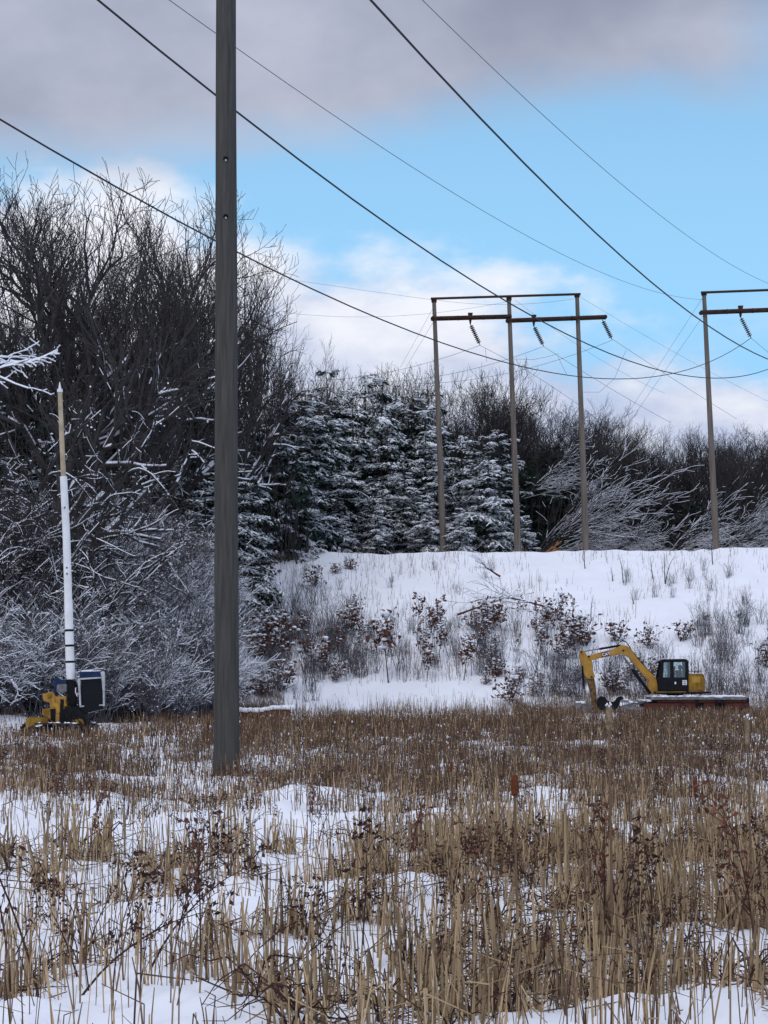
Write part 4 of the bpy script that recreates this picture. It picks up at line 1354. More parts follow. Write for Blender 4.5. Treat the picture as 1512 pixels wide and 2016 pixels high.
    C = [(rs.uniform(ec(940, 0)[0], ec(1030, 0)[0]), rs.uniform(-.5, .6), ec(0, 356)[1]) for _ in range(16)] + [(rs.uniform(ec(745, 0)[0], ec(915, 0)[0]), rs.uniform(-.45, .35), ec(0, 251)[1]) for _ in range(16)]
    obj('snow_cover', _mesh('excavator_snow', [(*blobs(C, [(.09, .08, .03)] * 32, rs), 0)], [M['snow_cap']], True), root)
    # ---- platform
    pf = empty('steel_platform', (XO.x, XY, zoff), 'long low snow-topped steel platform with rusty red side beams under the excavator', 'platform')
    rng = np.random.default_rng(7)
    boxm('deck', ec(650, 0)[0], ec(1335, 0)[0], -.85, .9, ec(0, 540)[1], ec(0, 520)[1], M['grey_steel'], pf, .01)
    for i in range(24):
        a = 652 + i * 28.5
        boxm('deck_plate', ec(a, 0)[0], ec(a + 22, 0)[0], -.875, -.85, ec(0, 539)[1] + rng.uniform(-.01, .01), ec(0, 522)[1] + rng.uniform(-.015, .01), M['grey_steel'], pf, .004)
    boxm('side_beam', ec(695, 0)[0], ec(1345, 0)[0], -.80, -.70, ec(0, 562)[1], ec(0, 541)[1], M['rust_red'], pf)
    for a, b in ((600, 968), (1030, 1106), (1176, 1346)):
        boxm('red_panel', ec(a, 0)[0], ec(b, 0)[0], -.92, -.80, ec(0, 606)[1], ec(0, 566)[1], M['rust_red'], pf, .012)
    for a in (972, 1112, 1150):
        boxm('cross_frame', ec(a, 0)[0], ec(a + 20, 0)[0], -.84, .8, ec(0, 640)[1], ec(0, 541)[1], M['black'], pf)
    boxm('end_cap', ec(1338, 0)[0], ec(1352, 0)[0], -.86, .8, ec(0, 600)[1], ec(0, 528)[1], M['black'], pf)
    boxm('hull', ec(600, 0)[0], ec(1335, 0)[0], -.7, .8, ec(0, 660)[1], ec(0, 544)[1], M['black'], pf, 0)
    for yy in (-.7, -.3, .3, .7):
        obj('drag_bar', _mesh('drag_bar', polytube([Vector((ec(445, 0)[0], yy, ec(0, 600)[1])), Vector((ec(655, 0)[0], yy, ec(0, 545)[1]))], .045, 8), [M['grey_steel']], True), pf)
    boxm('drag_bar', ec(445, 0)[0], ec(640, 0)[0], -.78, -.70, ec(0, 560)[1], ec(0, 545)[1], M['grey_steel'], pf)
    boxm('drag_bar', ec(470, 0)[0], ec(610, 0)[0], -.78, -.70, ec(0, 612)[1], ec(0, 592)[1], M['grey_steel'], pf)
    # snow lying on the deck
    C, Rr = [], []
    for i in range(190):
        x = rng.uniform(ec(655, 0)[0], ec(1325, 0)[0]); y = rng.uniform(-.84, .8)
        C.append((x, y, ec(0, 520)[1] + .01)); a = rng.uniform(.08, .2); Rr.append((a * 1.4, a, a * .35))
    for i in range(70):
        x = rng.uniform(ec(450, 0)[0], ec(650, 0)[0]); y = rng.uniform(-.8, .8)
        C.append((x, y, ec(0, 552)[1] + rng.uniform(-.05, .06))); a = rng.uniform(.06, .13); Rr.append((a * 1.4, a, a * .4))
    obj('snow_cover', _mesh('deck_snow', [(*blobs(C, Rr, rng), 0)], [M['snow_cap']], True), pf)
    # grey roller at the far left end
    dr = empty('steel_roller', (XO.x + ec(175, 0)[0], XY, zoff + ec(0, 600)[1]), 'snowy grey steel roller lying left of the excavator arm', 'roller')
    d = obj('drum', _mesh('drum', polytube([Vector((-.12, -.6, 0)), Vector((-.12, .6, 0))], .27, 20), [M['grey_steel']], True), dr)
    obj('axle', _mesh('axle', polytube([Vector((-.12, -.72, 0)), Vector((-.12, .72, 0))], .05, 10), [M['black']], True), dr)
    boxm('frame_bar', -.15, .45, -.68, -.60, .02, .10, M['grey_steel'], dr)
    C = [(-.12 + rng.uniform(-.15, .15), rng.uniform(-.6, .5), .25) for _ in range(26)]
    obj('snow_cover', _mesh('drum_snow', [(*blobs(C, [(.13, .1, .06)] * 26, rng), 0)], [M['snow_cap']], True), dr)


build_excavator()

# ------------------------------------------------------------------ tracked tree trimmer with its raised boom
PB = 58.0
YB = F / PB
BO = at(130, 1451, YB)


def bc(cx, cy): return ((cx / 5.815 - 130) / PB, (1448 - (cy / 5.815 + 1250)) / PB)


def Bp(pts): return [bc(*p) for p in pts]


def build_trimmer():
    root = empty('tree_trimmer', (BO.x, YB, BO.z), 'yellow tracked tree-trimming machine with a tilted dark cab and tall white boom', 'tree trimmer')
    # carrier body
    prism('body', Bp([(500, 668), (560, 645), (622, 640), (645, 692), (770, 690), (768, 760), (782, 800), (780, 880), (712, 885), (702, 1022), (640, 1010), (595, 962), (560, 922), (500, 900), (500, 835), (590, 822), (582, 760), (512, 742)]),
          -.35, .45, M['yellow'], root, .02)
    prism('side_recess', Bp([(590, 830), (655, 830), (650, 985), (598, 955)]), -.362, -.35, M['black'], root, 0)
    prism('side_door', Bp([(705, 720), (745, 725), (742, 870), (708, 872)]), -.372, -.36, M['black'], root, 0)
    prism('hood_panel', Bp([(604, 700), (640, 700), (650, 760), (700, 770), (704, 880), (662, 884), (655, 822), (610, 800)]), -.42, -.34, M['yellow'], root, .02)
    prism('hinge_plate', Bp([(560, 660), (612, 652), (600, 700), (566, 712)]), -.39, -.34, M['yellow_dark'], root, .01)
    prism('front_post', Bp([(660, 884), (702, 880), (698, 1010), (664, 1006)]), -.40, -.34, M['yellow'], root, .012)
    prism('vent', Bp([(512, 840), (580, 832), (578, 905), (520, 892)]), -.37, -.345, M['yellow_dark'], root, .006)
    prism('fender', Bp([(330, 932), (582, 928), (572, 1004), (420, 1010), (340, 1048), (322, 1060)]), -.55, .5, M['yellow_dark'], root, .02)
    prism('tool_box', Bp([(655, 552), (772, 548), (770, 640), (652, 645)]), -.25, .25, M['grey_steel'], root, .02)
    prism('bracket', Bp([(635, 455), (660, 500), (762, 502), (762, 556), (648, 552), (645, 690), (620, 640), (624, 520)]), -.22, .22, M['navy'], root, .01)
    # boom base and engine
    prism('boom_base', Bp([(762, 500), (864, 508), (872, 700), (868, 806), (790, 806), (772, 690)]), -.14, .14, M['black'], root, .03)
    prism('boom_cradle', Bp([(690, 880), (780, 806), (900, 800), (985, 880), (990, 900), (1000, 960), (1050, 1010), (1064, 1060), (1040, 1095), (800, 1100), (700, 1050)]), -.40, .40, M['black'], root, .03)
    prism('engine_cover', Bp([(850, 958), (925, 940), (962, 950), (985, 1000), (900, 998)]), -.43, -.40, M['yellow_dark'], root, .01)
    rng = random.Random(9)
    for i in range(5):
        P = [Vector((bc(x, y)[0], -.42, bc(x, y)[1])) for x, y in [(760 + i * 14, 800), (770 + i * 20, 880 + rng.uniform(0, 40)), (820 + i * 30, 960 + rng.uniform(-20, 40)), (860 + i * 36, 1050)]]
        obj('hydraulic_hose', _mesh('hose2', polytube(P, .02, 6), [M['rubber']], True), root)
    # boom: white telescoping sections then a tan tip
    def P3(u, v, y=0.0): return at(u, v, YB) - BO + Vector((0, y, 0))
    bw = line_obj('white_boom', [P3(139.5, 1337), P3(137.8, 1300), P3(134.5, 1180)], [.155, .15, .14], M['white_paint'], root, 20)
    bw2 = line_obj('white_boom_section', [P3(134.4, 1182), P3(131, 1060), P3(125, 938)], [.132, .128, .122], M['white_paint'], root, 20)
    tip = line_obj('tan_boom_section', [P3(125.1, 940), P3(121, 850), P3(118, 770)], [.088, .084, .078], M['fibreglass'], root, 16)
    cp_ = line_obj('tip_collar', [P3(118.05, 772), P3(117.9, 766)], [.095, .095], M['white_paint'], tip, 16)
    line_obj('saw_point', [P3(117.9, 766), P3(117.5, 752)], [.055, .012], M['white_paint'], tip, 10)
    for v, u in ((1303, 137.9), (1271, 137.1), (1241, 136.2)):
        line_obj('band', [P3(u, v + 2.0), P3(u - .1, v - 2.0)], .158, M['black'], bw, 20)
    for v, u in ((1130, 133.0), (1118, 132.6), (1000, 128.5)):
        pp = P3(u, v, -.125)
        line_obj('rivet_plate', [pp + Vector((0, -.02, 0)), pp + Vector((0, .02, 0))], .035, M['grey_steel'], bw2, 8)
    # cab : frame tilted slightly
    cab = prism('cab', Bp([(935, 500), (1165, 488), (1190, 800), (1200, 832), (1080, 860), (985, 885), (940, 880)]), -.36, .46, M['glass_dark'], root, .02)
    prism('roof', Bp([(925, 415), (1168, 402), (1170, 466), (930, 482)]), -.48, .5, M['navy'], cab, .015)
    prism('roof_edge', Bp([(925, 484), (1168, 468), (1170, 486), (928, 502)]), -.485, -.37, M['grey_white'], cab, .004)
    prism('cab_post', Bp([(905, 490), (930, 490), (948, 805), (930, 808)]), -.50, -.40, M['grey_white'], cab, .006)
    prism('cab_post', Bp([(1162, 415), (1180, 406), (1206, 408), (1212, 440), (1212, 800), (1196, 802), (1192, 640), (1174, 470)]), -.50, -.40, M['grey_white'], cab, .006)
    prism('cab_step', Bp([(928, 796), (980, 792), (980, 806), (932, 812)]), -.50, -.40, M['grey_white'], cab, .004)
    prism('cab_step', Bp([(1150, 782), (1196, 778), (1196, 794), (1152, 796)]), -.50, -.40, M['grey_white'], cab, .004)
    prism('window_bar', Bp([(940, 655), (1182, 640), (1182, 650), (940, 665)]), -.374, -.360, M['rubber'], cab, 0)
    line_obj('grab_rail', [Vector((bc(880, 590)[0], -.4, bc(880, 590)[1])), Vector((bc(878, 640)[0], -.4, bc(878, 640)[1])), Vector((bc(900, 690)[0], -.4, bc(900, 690)[1]))], .018, M['white_paint'], cab, 8)
    # snow on the roof
    rg = np.random.default_rng(3)
    C = [(rg.uniform(*[bc(935, 0)[0], bc(1150, 0)[0]]), rg.uniform(-.4, .4), bc(0, 408)[1]) for _ in range(14)]
    obj('snow_cover', _mesh('roof_snow', [(*blobs(C, [(.09, .08, .04)] * 14, rg), 0)], [M['snow_cap']], True), cab)
    # tracks, turned toward the camera
    tr = obj('undercarriage', None, root, (bc(690, 0)[0], 0, bc(0, 1175)[1]), (0, 0, math.radians(-24)))
    for yy in (-.62, .62):
        t = track_unit(tr, 2.1, .42, .52, yy, -1.05, 0)
    boxm('axle_frame', -.5, .5, -.5, .5, .18, .45, M['black'], tr)
    C = [(rg.uniform(-1.0, 1.0), sgn * .62 + rg.uniform(-.18, .18), .55) for _ in range(24) for sgn in (-1, 1)]
    obj('snow_cover', _mesh('track_snow', [(*blobs(C, np.stack([rg.uniform(.04, .13, len(C)), rg.uniform(.04, .1, len(C)), rg.uniform(.02, .05, len(C))], 1), rg), 0)], [M['snow_cap']], True), tr)


build_trimmer()

# snow-capped red-brown hollow log right of the near pole
def build_log():
    Y = 84.0
    p = at(525, 1400, Y)
    z = gz(p.x, Y)
    root = empty('fallen_log', (p.x, Y, p.z - .12), 'red-brown log under a thick snow cap beside the near pole', 'log')
    obj('log_trunk', _mesh('log_trunk', polytube([Vector((-1.1, 0, -.05)), Vector((-.2, 0, .0)), Vector((.4, 0, .08)), Vector((.98, 0, .05))], [.13, .17, .2, .18], 12), [M['log']], True), root)
    rg = np.random.default_rng(8)
    C = [(x, rg.uniform(-.1, .1), .17 + .10 * smooth((x + .3) / .8) + rg.uniform(-.015, .015)) for x in np.linspace(-1.15, 1.0, 40)]
    obj('snow_cover', _mesh('log_snow', [(*blobs(C, [(.2, .2, .1)] * 40, rg), 0)], [M['snow_cap']], True), root)


build_log()
p = at(1085, 1075, 140); r = random.Random(2)
o = empty('tan_log_pile', (p.x, 140, gz(p.x, 140)), 'heap of broken tan branches right of the middle frame pole', 'branch pile')
for i in range(4):
    a = Vector((r.uniform(-.8, 0), r.uniform(-.4, .4), r.uniform(0, .2))); b = a + Vector((r.uniform(.5, 1.2), r.uniform(-.3, .3), r.uniform(.3, 1.3)))
    line_obj('broken_branch', [a, b], [.07, .04], M['log_tan'], o, 6)


# ------------------------------------------------------------------ marsh vegetation
def uv_of(x, Y):
    return 756 + x / Y * F * cp, 1334 + EYE / Y * F


def stem_chunks(x, y, z, h, w, rng, lean=.10, bend=.12, kink=.12, sides=3):
    """n reed stems as two-piece tapering blades, some kinked over"""
    n = len(x)
    az = rng.uniform(0, 6.283, n); ln = np.abs(rng.normal(0, lean, n))
    d = np.stack([np.cos(az) * ln, np.sin(az) * ln, np.ones(n)], 1); d /= np.linalg.norm(d, axis=1, keepdims=True)
    P0 = np.stack([x, y, z - .04], 1)
    f = rng.uniform(.45, .75, n)
    P1 = P0 + d * (h * f)[:, None]
    d2 = d + np.stack([np.cos(az) * bend, np.sin(az) * bend, np.zeros(n)], 1) * rng.uniform(0, 1.5, n)[:, None]
    kk = rng.random(n) < kink
    a2 = rng.uniform(0, 6.283, n)
    kd = np.stack([np.cos(a2), np.sin(a2) * .6, rng.uniform(-.9, .5, n)], 1)
    d2 = np.where(kk[:, None], kd, d2)
    d2 /= np.linalg.norm(d2, axis=1, keepdims=True)
    P2 = P1 + d2 * (h * (1 - f))[:, None]
    a = tubes(P0, P1, w, w * .9, sides); b = tubes(P1, P2, w * .9, w * .55, sides)
    return a, b


def build_marsh():
    rng = np.random.default_rng(99)
    bands = [(8.5, 22, 70, .0048, (.18, .66)), (22, 50, 120, .0062, (.14, .50)), (50, 108, 72, .010, (.2, .55))]
    tan, mid, dark, caps = [], [], [], []
    CC, CR = [], []
    for (a, b, dens, w, hr) in bands:
        x0, x1 = -.19 * b - 2.5, .19 * b + 2.5
        n = int((b - a) * (x1 - x0) * dens)
        y = rng.uniform(a, b, n); x = rng.uniform(x0, x1, n)
        k = np.abs(x) < .2 * y + 2.0
        x, y = x[k], y[k]
        u, v = uv_of(x, y)
        pat = vnoise(x / 1.1, y / 2.4, 41) + .6 * vnoise(x / .42, y / .8, 42) + .5 * vnoise(x / 4, y / 9, 43)
        d = np.full(len(x), .55)
        # open snow patches of the middle left, thick beds elsewhere
        d = np.where((v > 1600) & (v < 1730), np.where(u < 720, .13, .38) + .15 * smooth((u - 700) / 400), d)
        d = np.where((v >= 1730), .26 + .26 * smooth((u - 600) / 500), d)
        d = np.where((v > 1555) & (v <= 1600), np.where(u < 760, .40, .75), d)
        d = np.where((v > 1425) & (v <= 1555), .72, d)
        d = np.where((v <= 1476) & (u < 400), .22, d)
        d = np.where((v <= 1425) & (u > 560) & (u < 1010), .3 * smooth((v - 1395) / 30), d)
        d = np.where((v <= 1425) & (u >= 1010), .9, d)
        d = d + .14 * smooth((v - 1880) / 60)
        amp = np.where(v > 1555, 2.6, 1.9)
        d = np.where(y > 78, d * np.clip(.75 + 2.4 * vnoise(x / 2.5, y / 6, 48), .08, 1), d)
        d = np.where((np.abs(x - ux(446, 37)) < .55) & (y > 31) & (y < 37), d * .6, d)
        keep = rng.random(len(x)) < np.clip(d + pat * d * amp, 0, 1)
        # keep the machines' standing ground and the pole foot clear
        keep &= ~((np.abs(x - BO.x) < 1.6) & (y > YB - 9) & (y < YB + 1.2))
        keep &= ~((np.abs(x - XO.x) < 4.5) & (np.abs(y - XY) < 1.1))
        x, y, u, v = x[keep], y[keep], u[keep], v[keep]
        z = ground(x, y)
        n = len(x)
        h = rng.uniform(hr[0], hr[1], n) * (1 + .5 * vnoise(x / 2, y / 4, 45))
        ww = np.full(n, w) * rng.uniform(.5, 1.3, n)
        sel = rng.random(n)
        tm = smooth((v - 1500) / 200) * .45 + .12
        is_tan = sel < tm
        is_dark = (~is_tan) & (rng.random(n) < np.where(v < 1560, .66, .5))
        is_mid = ~(is_tan | is_dark)
        for m, L in ((is_tan, tan), (is_mid, mid), (is_dark, dark)):
            if m.any():
                c = stem_chunks(x[m], y[m], z[m], h[m], ww[m] * (.7 if L is dark else 1), rng, lean=.09 if L is tan else .17, kink=.26 if L is tan else .30)
                L += [c[0], c[1]]
        # snow caught on the tangled stems
        q = (rng.random(n) < np.where(v < 1600, .035, .012))
        CC.append(np.stack([x[q], y[q], z[q] + h[q] * rng.uniform(.15, .85, q.sum())], 1))
        s = rng.uniform(.004, .019, q.sum()) * np.where(v[q] < 1500, 1.3, np.where(v[q] > 1560, .4, .8))
        CR.append(np.stack([s * rng.uniform(.5, 1.3, q.sum()), s * .8, s * rng.uniform(.5, 2.2, q.sum())], 1))
    ch = [(*c, 0) for c in tan] + [(*c, 1) for c in mid] + [(*c, 2) for c in dark]
    o = obj('dry_reeds', _mesh('dry_reeds', ch, [M['reed'], M['reed_mid'], M['reed_dark']]))
    tag(o, 'countless dry brown reeds covering the snowy marsh', 'reeds', kind='stuff')
    o = obj('marsh_snow', _mesh('marsh_snow', [(*blobs(np.concatenate(CC), np.concatenate(CR), rng), 0)], [M['snow_cap']], True))
    tag(o, 'small lumps of snow caught among the marsh reeds', 'snow', kind='stuff')
    print('reeds', sum(len(c[1]) for c in tan + mid + dark))


build_marsh()

# single clumps of cattail stubble in the foreground --------------------
CL = []
for sd in range(8):
    rg = np.random.default_rng(200 + sd)
    n = int(rg.integers(14, 30))
    x = rg.normal(0, .085, n); y = rg.normal(0, .085, n)
    H = rg.uniform(.34, .66)
    h = H * rg.uniform(.35, 1.1, n)
    w = rg.uniform(.0040, .0105, n)
    a, b = stem_chunks(x, y, np.zeros(n) - .03, h, w, rg, lean=.10, bend=.09, kink=.16, sides=4)
    # a few thin arching dead leaves
    m = 5
    ch = [(*a, 0), (*b, 0)]
    for i in range(m):
        az = rg.uniform(0, 6.28); L = rg.uniform(.3, .7)
        P = [Vector((0, 0, 0)) + Vector((math.cos(az) * L * t * (t * .7 + .15), math.sin(az) * L * t * (t * .7 + .15), L * (1.1 * t - .95 * t * t * rg.uniform(.7, 1.2)))) for t in np.linspace(0, 1, 7)]
        q = polytube(P, [.0055, .0055, .005, .005, .004, .003, .002], 3, False)
        ch.append((q[0][0], q[0][1], 1))
    m = 12
    az = rg.uniform(0, 6.283, m); q0 = np.stack([rg.normal(0, .12, m), rg.normal(0, .10, m), rg.uniform(.0, .05, m)], 1)
    q1 = q0 + np.stack([np.cos(az), np.sin(az), rg.uniform(-.05, .45, m)], 1) * rg.uniform(.10, .34, m)[:, None]
    ww = rg.uniform(.0025, .006, m)
    ch.append((*tubes(q0, q1, ww, ww * .5, 3), 2))
    CL.append(_mesh('reed_clump', ch, [M['reed'], M['weed'], M['reed_mid']]))
nclump = 0
tries = 0
while nclump < 290 and tries < 20000:
    tries += 1
    Y = 8.9 + 13.5 * R.random() ** .95
    x = R.uniform(-.2 * Y - .6, .2 * Y + .6)
    u, v = uv_of(x, Y)
    d = (.55 if Y > 11.6 else .85) + .45 * float(smooth((u - 650) / 350))
    d *= max(0, min(1, .55 + 2.2 * float(vnoise(np.array([x / .8]), np.array([Y / 1.3]), 61)[0])))
    if v < 1680 and u < 700: d *= .25
    if R.random() > d: continue
    u_side = 'in the thick bed right of the middle' if u > 760 else 'in the thinner patch left of the middle'
    sc = R.uniform(.75, 1.25)
    o = obj('reed_clump', CL[R.randrange(8)], None, (x, Y, gz(x, Y) - .02), (R.uniform(-.08, .08), R.uniform(-.08, .08), R.uniform(0, 6.28)), (sc, sc, sc * R.uniform(.8, 1.2)))
    tag(o, 'clump of tan cut cattail stalks ' + u_side, 'reeds', 'cattail clumps ' + u_side)
    nclump += 1


# dark branching weeds ---------------------------------------------------
def weed_mesh(seed, H, leafy_, branch=3, lean=.1, curly=0):
    r = random.Random(seed); segs = []
    P = dict(BASEP); P.update(n=[9, 4, 3], k=[1, 1, 0] if branch < 4 else [2, 1, 0], wob=.07, trop=[.02, .05, 0], start=[.35, .4, .4], ang=(18, 42), len=(.2, .42), rmin=.0016)
    grow(segs, r, Vector((0, 0, -.05)), Vector((lean, r.uniform(-.1, .1), 1)).normalized(), H, .006, 0, 2, P)
    ch = [(*tubes([tuple(s[0]) for s in segs], [tuple(s[1]) for s in segs], [s[2] for s in segs], [s[3] for s in segs], 4), 0)]
    stem = _mesh('weed_stem', ch, [M['weed']])
    tips = [s[1] for s in segs if s[1].z > H * .35]
    C, A, B = [], [], []
    for i in range(leafy_):
        c = r.choice(tips) + rvec(r, .018)
        a = Vector((r.gauss(0, 1), r.gauss(0, 1), r.gauss(-.6, .7))).normalized(); b = a.cross(rvec(r, 1)).normalized()
        l = r.uniform(.006, .022)
        C.append(tuple(c + a * l)); A.append(tuple(a * l)); B.append(tuple(b * l * .5))
    leaves = _mesh('weed_leaves', [(*cards(np.array(C), np.array(A), np.array(B)), 0)], [M['leaf_brown' if curly else 'weed']])
    return stem, leaves


W = [weed_mesh(1, .95, 40, 3, .1), weed_mesh(2, .8, 80, 4, .25), weed_mesh(3, .7, 100, 4, .0), weed_mesh(4, 1.1, 30, 3, -.15), weed_mesh(5, .6, 90, 3, .4), weed_mesh(6, .75, 110, 4, .05, 1)]


def weed(k, u, Y, h_px, label, group=None, yaw=0.0, hs=1.0, tilt=0.0):
    x = ux(u, Y); Hm = {0: .95, 1: .8, 2: .7, 3: 1.1, 4: .6, 5: .75}[k]
    sc = h_px / (F / Y) / Hm
    root = empty('dead_weed', (x, Y, gz(x, Y)), label, 'weed', group, (0, tilt, yaw), sc)
    obj('stem', W[k][0], root); obj('seed_heads', W[k][1], root)


weed(3, 95, 10.6, 520, 'tallest dark bare weed in the lower left corner, forking upward', yaw=.3)
weed(0, 40, 11.2, 470, 'dark straight weed at the left edge reaching above the snow', yaw=2.8)
weed(1, 165, 10.8, 350, 'dark weed leaning right beside the tallest one at the lower left', yaw=.2, tilt=.35)
weed(1, 300, 12.5, 330, 'curly seed-headed weed leaning right in the left foreground', yaw=0, tilt=.15)
weed(2, 345, 13, 290, 'dense dark seed-headed weed left of centre in the foreground', yaw=1)
weed(5, 400, 11.5, 330, 'dark branching weed with curled leaves below the near pole', yaw=.4)
weed(2, 705, 12.5, 340, 'weed with a knot of dark curled leaves near the centre of the foreground', yaw=2)
weed(5, 1180, 12.5, 330, 'bushy dark red-brown weed in the thick reeds right of centre', yaw=0)
weed(2, 1205, 12.2, 300, 'second bushy dark weed close to the first one right of centre', yaw=1.5)
weed(5, 985, 12.8, 260, 'dark leafy weed between the brown cattail and the centre', yaw=2.2)
weed(1, 460, 11, 230, 'short dark weed leaning over the open snow mound', yaw=.3, tilt=.2)
weed(0, 1105, 10.4, 260, 'wiry dark weed at the bottom right of centre', yaw=.9)
weed(5, 1480, 11.5, 380, 'dark leafy weed in the lower right corner', yaw=.9)
for i in range(120):
    Y = 10.2 + 22 * R.random() ** 1.2; u = R.uniform(-60, 1570)
    weed(R.choice([0, 1, 2, 4, 5]), u, Y, R.uniform(.45, .95) * F / Y * .85, 'thin dark dead weed among the reeds', 'dead weeds scattered through the marsh', yaw=R.uniform(0, 6.28), tilt=R.uniform(-.2, .2))

# arching fallen stalks
for (a, b, c, Y, rr, lab) in [((585, 1900), (668, 1780), (800, 1716), 12.0, .007, 'long brown stalk arching from the centre up to the right'),
                              ((800, 2016), (905, 1800), (992, 1590), 10.8, .009, 'long broad reed blade leaning right across the thick reeds'),
                              ((480, 1965), (600, 1880), (700, 1800), 11.0, .005, 'dark stalk slanting up right across the open snow'),
                              ((1010, 1830), (1100, 1806), (1200, 1800), 12.5, .006, 'fallen stalk lying level across the reeds right of centre'),
                              ((1360, 1890), (1440, 1945), (1512, 2000), 10.8, .006, 'fallen stalk slanting down right near the lower right corner'),
                              ((870, 1960), (980, 1880), (1040, 1850), 11.0, .005, 'dark thin stalk crossing the reeds low at the centre'),
                              ((660, 2012), (740, 1995), (830, 2010), 10.2, .005, 'low arched stalk at the bottom edge near the centre'),
                              ((450, 1820), (470, 1900), (510, 1960), 11.2, .006, 'broken stalk leaning over the snow mound')]:
    P = []
    A_, B_, C_ = at(*a, Y), at(*b, Y + .2), at(*c, Y + .5)
    for t in np.linspace(0, 1, 12):
        P.append(A_ * ((1 - t) * (1 - 2 * t)) + B_ * (4 * t * (1 - t)) + C_ * (t * (2 * t - 1)))
    o = obj('bent_stalk', _mesh('bent_stalk', polytube([q - P[0] for q in P], [rr * (1 - .5 * i / 11) for i in range(12)], 5), [M['weed'] if 'dark' in lab else M['reed_mid']], True), None, P[0])
    tag(o, lab, 'stalk')


# cattails with seed heads -----------------------------------------------
def cattail(u, v0, v1, wpx, Y, label, fluffy=0, lean=0.0):
    t = at(u, v0, Y); b = at(u, v1, Y)
    x = ux(u + lean, Y); z = gz(x, Y)
    O = Vector((x, Y, z))
    root = empty('cattail', O, label, 'cattail')
    s0 = Vector((0, 0, -.05)); tt = t - O; bb = b - O
    obj('stem', _mesh('cattail_stem', polytube([s0, s0.lerp(bb, .5), bb], [.009, .008, .006], 7), [M['reed_mid']], True), root)
    r = wpx / 2 / (F / Y)
    L = (tt - bb)
    prof = [(0, .3), (.06, .9), (.15, 1), (.5, 1.03), (.85, 1), (.95, .85), (1, .3)]
    rg = random.Random(int(u))
    pts = [bb + L * f for f, _ in prof]; rad = [r * k * (rg.uniform(.75, 1.2) if fluffy else 1) for _, k in prof]
    obj('seed_head', _mesh('cattail_head', polytube(pts, rad, 14), [M['fluff'] if fluffy else M['cattail_head']], True), root)
    if not fluffy:
        obj('spike', _mesh('cattail_spike', polytube([tt, tt + Vector((.002, 0, .07))], [.005, .002], 6), [M['reed_mid']]), root)
        rg2 = np.random.default_rng(2)
    n = 10
    rr = np.random.default_rng(int(u))
    src = tt if fluffy else bb - Vector((0, 0, .015))
    C = np.array([tuple(src)] * n) + rr.normal(0, .004 if not fluffy else .012, (n, 3))
    obj('seed_fluff' if not fluffy else 'snow_tuft', _mesh('fluff_tuft', [(*blobs(C, [(r * .28, r * .28, r * .4)] * n, rr), 0)], [M['fluff'] if not fluffy else M['snow_cap']], True), root)


cattail(1013, 1525, 1568, 14, 11.0, 'brown cattail with a smooth dark red head standing above the reeds', lean=4)
cattail(1369, 1533, 1561, 8, 17.0, 'small dark red cattail head near the right side of the marsh')
cattail(1199, 1388, 1440, 13, 11.6, 'ragged pale cattail gone to fluff with a snow tip in front of the platform', 1)
cattail(1471, 1412, 1468, 11, 13.5, 'ragged tan cattail at the right edge with a fluffy head', 1)
cattail(888, 1500, 1520, 5, 24.0, 'tiny dark red cattail head in the middle of the marsh')

# ------------------------------------------------------------------ labels that single out each of the trees one can tell apart
ORD = ['first', 'second', 'third', 'fourth', 'fifth', 'sixth', 'seventh', 'eighth', 'ninth', 'tenth', 'eleventh', 'twelfth', 'thirteenth', 'fourteenth',
       'fifteenth', 'sixteenth', 'seventeenth', 'eighteenth', 'nineteenth', 'twentieth', 'twenty-first', 'twenty-second', 'twenty-third', 'twenty-fourth',
       'twenty-fifth', 'twenty-sixth', 'twenty-seventh', 'twenty-eighth', 'twenty-ninth', 'thirtieth', 'thirty-first', 'thirty-second', 'thirty-third',
       'thirty-fourth', 'thirty-fifth', 'thirty-sixth', 'thirty-seventh', 'thirty-eighth', 'thirty-ninth', 'fortieth']


def number(group, text):
    L = sorted([o for o in S.objects if o.get('group') == group and o.parent is None], key=lambda o: o.location.x / o.location.y)
    for i, o in enumerate(L[:40]):
        o['label'] = text.replace('#', ORD[i])


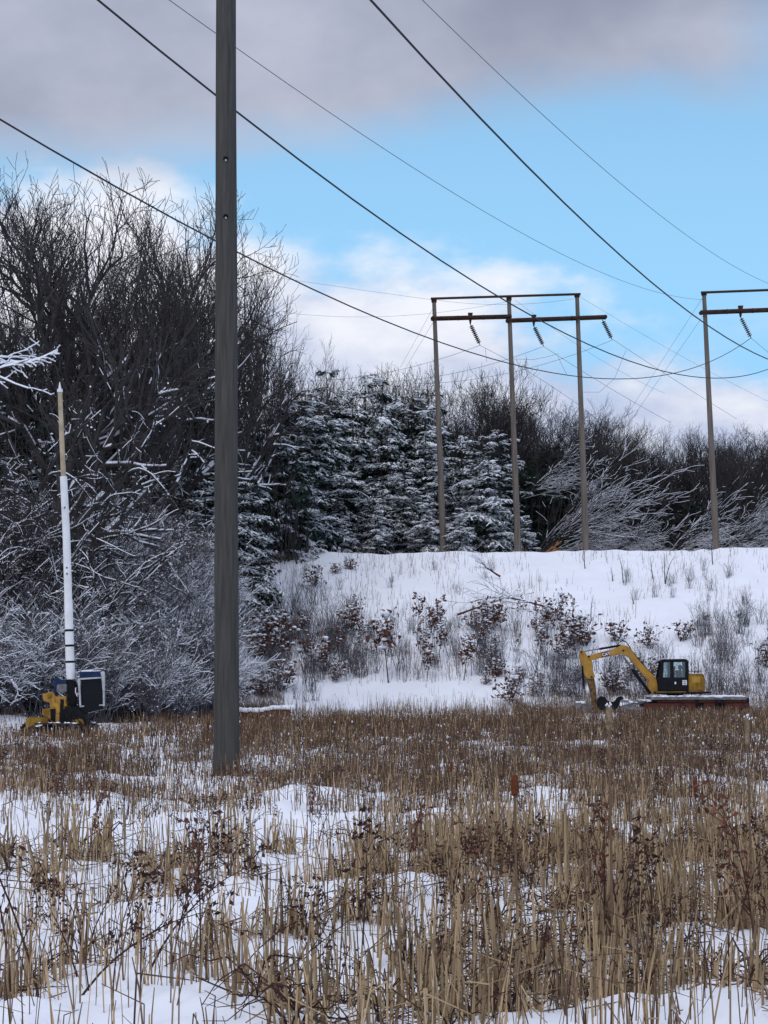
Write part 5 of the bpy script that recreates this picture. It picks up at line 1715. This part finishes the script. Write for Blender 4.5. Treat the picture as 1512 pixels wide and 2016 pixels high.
number('dark evergreens inside the left wood', 'dark evergreen, # from the left among the bare trees of the left wood')
number('sparse shrubs on the upper bank', 'sparse thin shrub, # from the left in the smooth upper snow')
number('bare trees deep in the left wood', 'bare grey tree, # from the left behind the front row of the left wood')
number('leafy shrubs beside the near pole', 'snowy brown-leaved shrub, # from the left beside the near pole')
number('bare treetops above the pines', 'bare grey tree, # from the left of those rising above the pines')
number('distant bare trees behind the frame towers', 'distant bare tree, # from the left in the row right of the pines')
number('snow-covered pines behind the bank', 'snow-loaded green pine, # from the left in the stand behind the bank')
number('snow-laden trees along the left wood', 'snow-laden broadleaf tree with tangled limbs, # from the left in the wood')
number('dark evergreens behind the frame towers', 'dark evergreen, # from the left behind the frame towers')
number('snow-dusted pines under the left wood', 'snow-dusted young pine, # from the left under the left wood')
number('snowy shrubs at the foot of the bank', 'low snowy shrub, # from the left at the foot of the bank')
number('thin saplings in the middle of the bank', 'thin sapling with brown leaf tufts, # from the left, mid-bank')
number('saplings on the left part of the bank', 'brown-leaved sapling, # from the left on the left part of the bank')
number('brown-leaved oak saplings on the bank', 'brown-leaved sapling, # from the left in the dense patch beside the digger arm')


def zones_by_place(match, text, group, cols, rows):
    """split a crowd of look-alikes by where it stands: cols (pixel limit, words), rows (distance limit, words)"""
    for o in list(S.objects):
        g = o.get('group')
        if o.parent is None and g and g.startswith(match):
            u = 756 + o.location.x / o.location.y * F
            cw = next(w for lim, w in cols if u < lim); rw = next(w for lim, w in rows if o.location.y < lim)
            o['label'] = text.replace('#', rw).replace('@', cw)
            o['group'] = group + ', ' + rw + ', ' + cw


MC = [(200, 'below the tree trimmer'), (400, 'left of the near pole'), (620, 'before the near pole'), (860, 'near the middle'),
      (1120, 'below the left frame tower'), (1400, 'below the excavator'), (9999, 'by the right edge')]
zones_by_place('cattail clumps', 'clump of tan cattail stalks #, @', 'cattail clumps', MC,
               [(11.5, 'closest to the viewer'), (15, 'a little way out'), (99, 'farther out')])
zones_by_place('dead weeds', 'thin dark dead weed among reeds #, @', 'dead weeds', MC,
               [(14, 'closest to the viewer'), (21, 'in the near marsh'), (99, 'in the middle marsh')])
zones_by_place('frosted shrubs', 'frosted arching shrub # of the thicket, @', 'frosted shrubs',
               [(60, 'left of the white boom'), (200, 'behind the tree trimmer'), (310, 'midway to the near pole'), (400, 'just left of the near pole'), (9999, 'behind the near pole')],
               [(84, 'at the foot'), (98, 'halfway up'), (999, 'at the top')])
zones_by_place('thin frosted', 'thin leafless frosted shrub # of the bank, @', 'thin frosted shrubs',
               [(560, 'beside the near pole'), (700, 'below the left pines'), (860, 'below the first frame pole'), (1000, 'below the middle frame pole'),
                (1140, 'left of the digger arm'), (1340, 'behind the excavator'), (9999, 'right of the excavator')],
               [(109, 'at the foot'), (116, 'on the lower slope'), (999, 'midway up')])
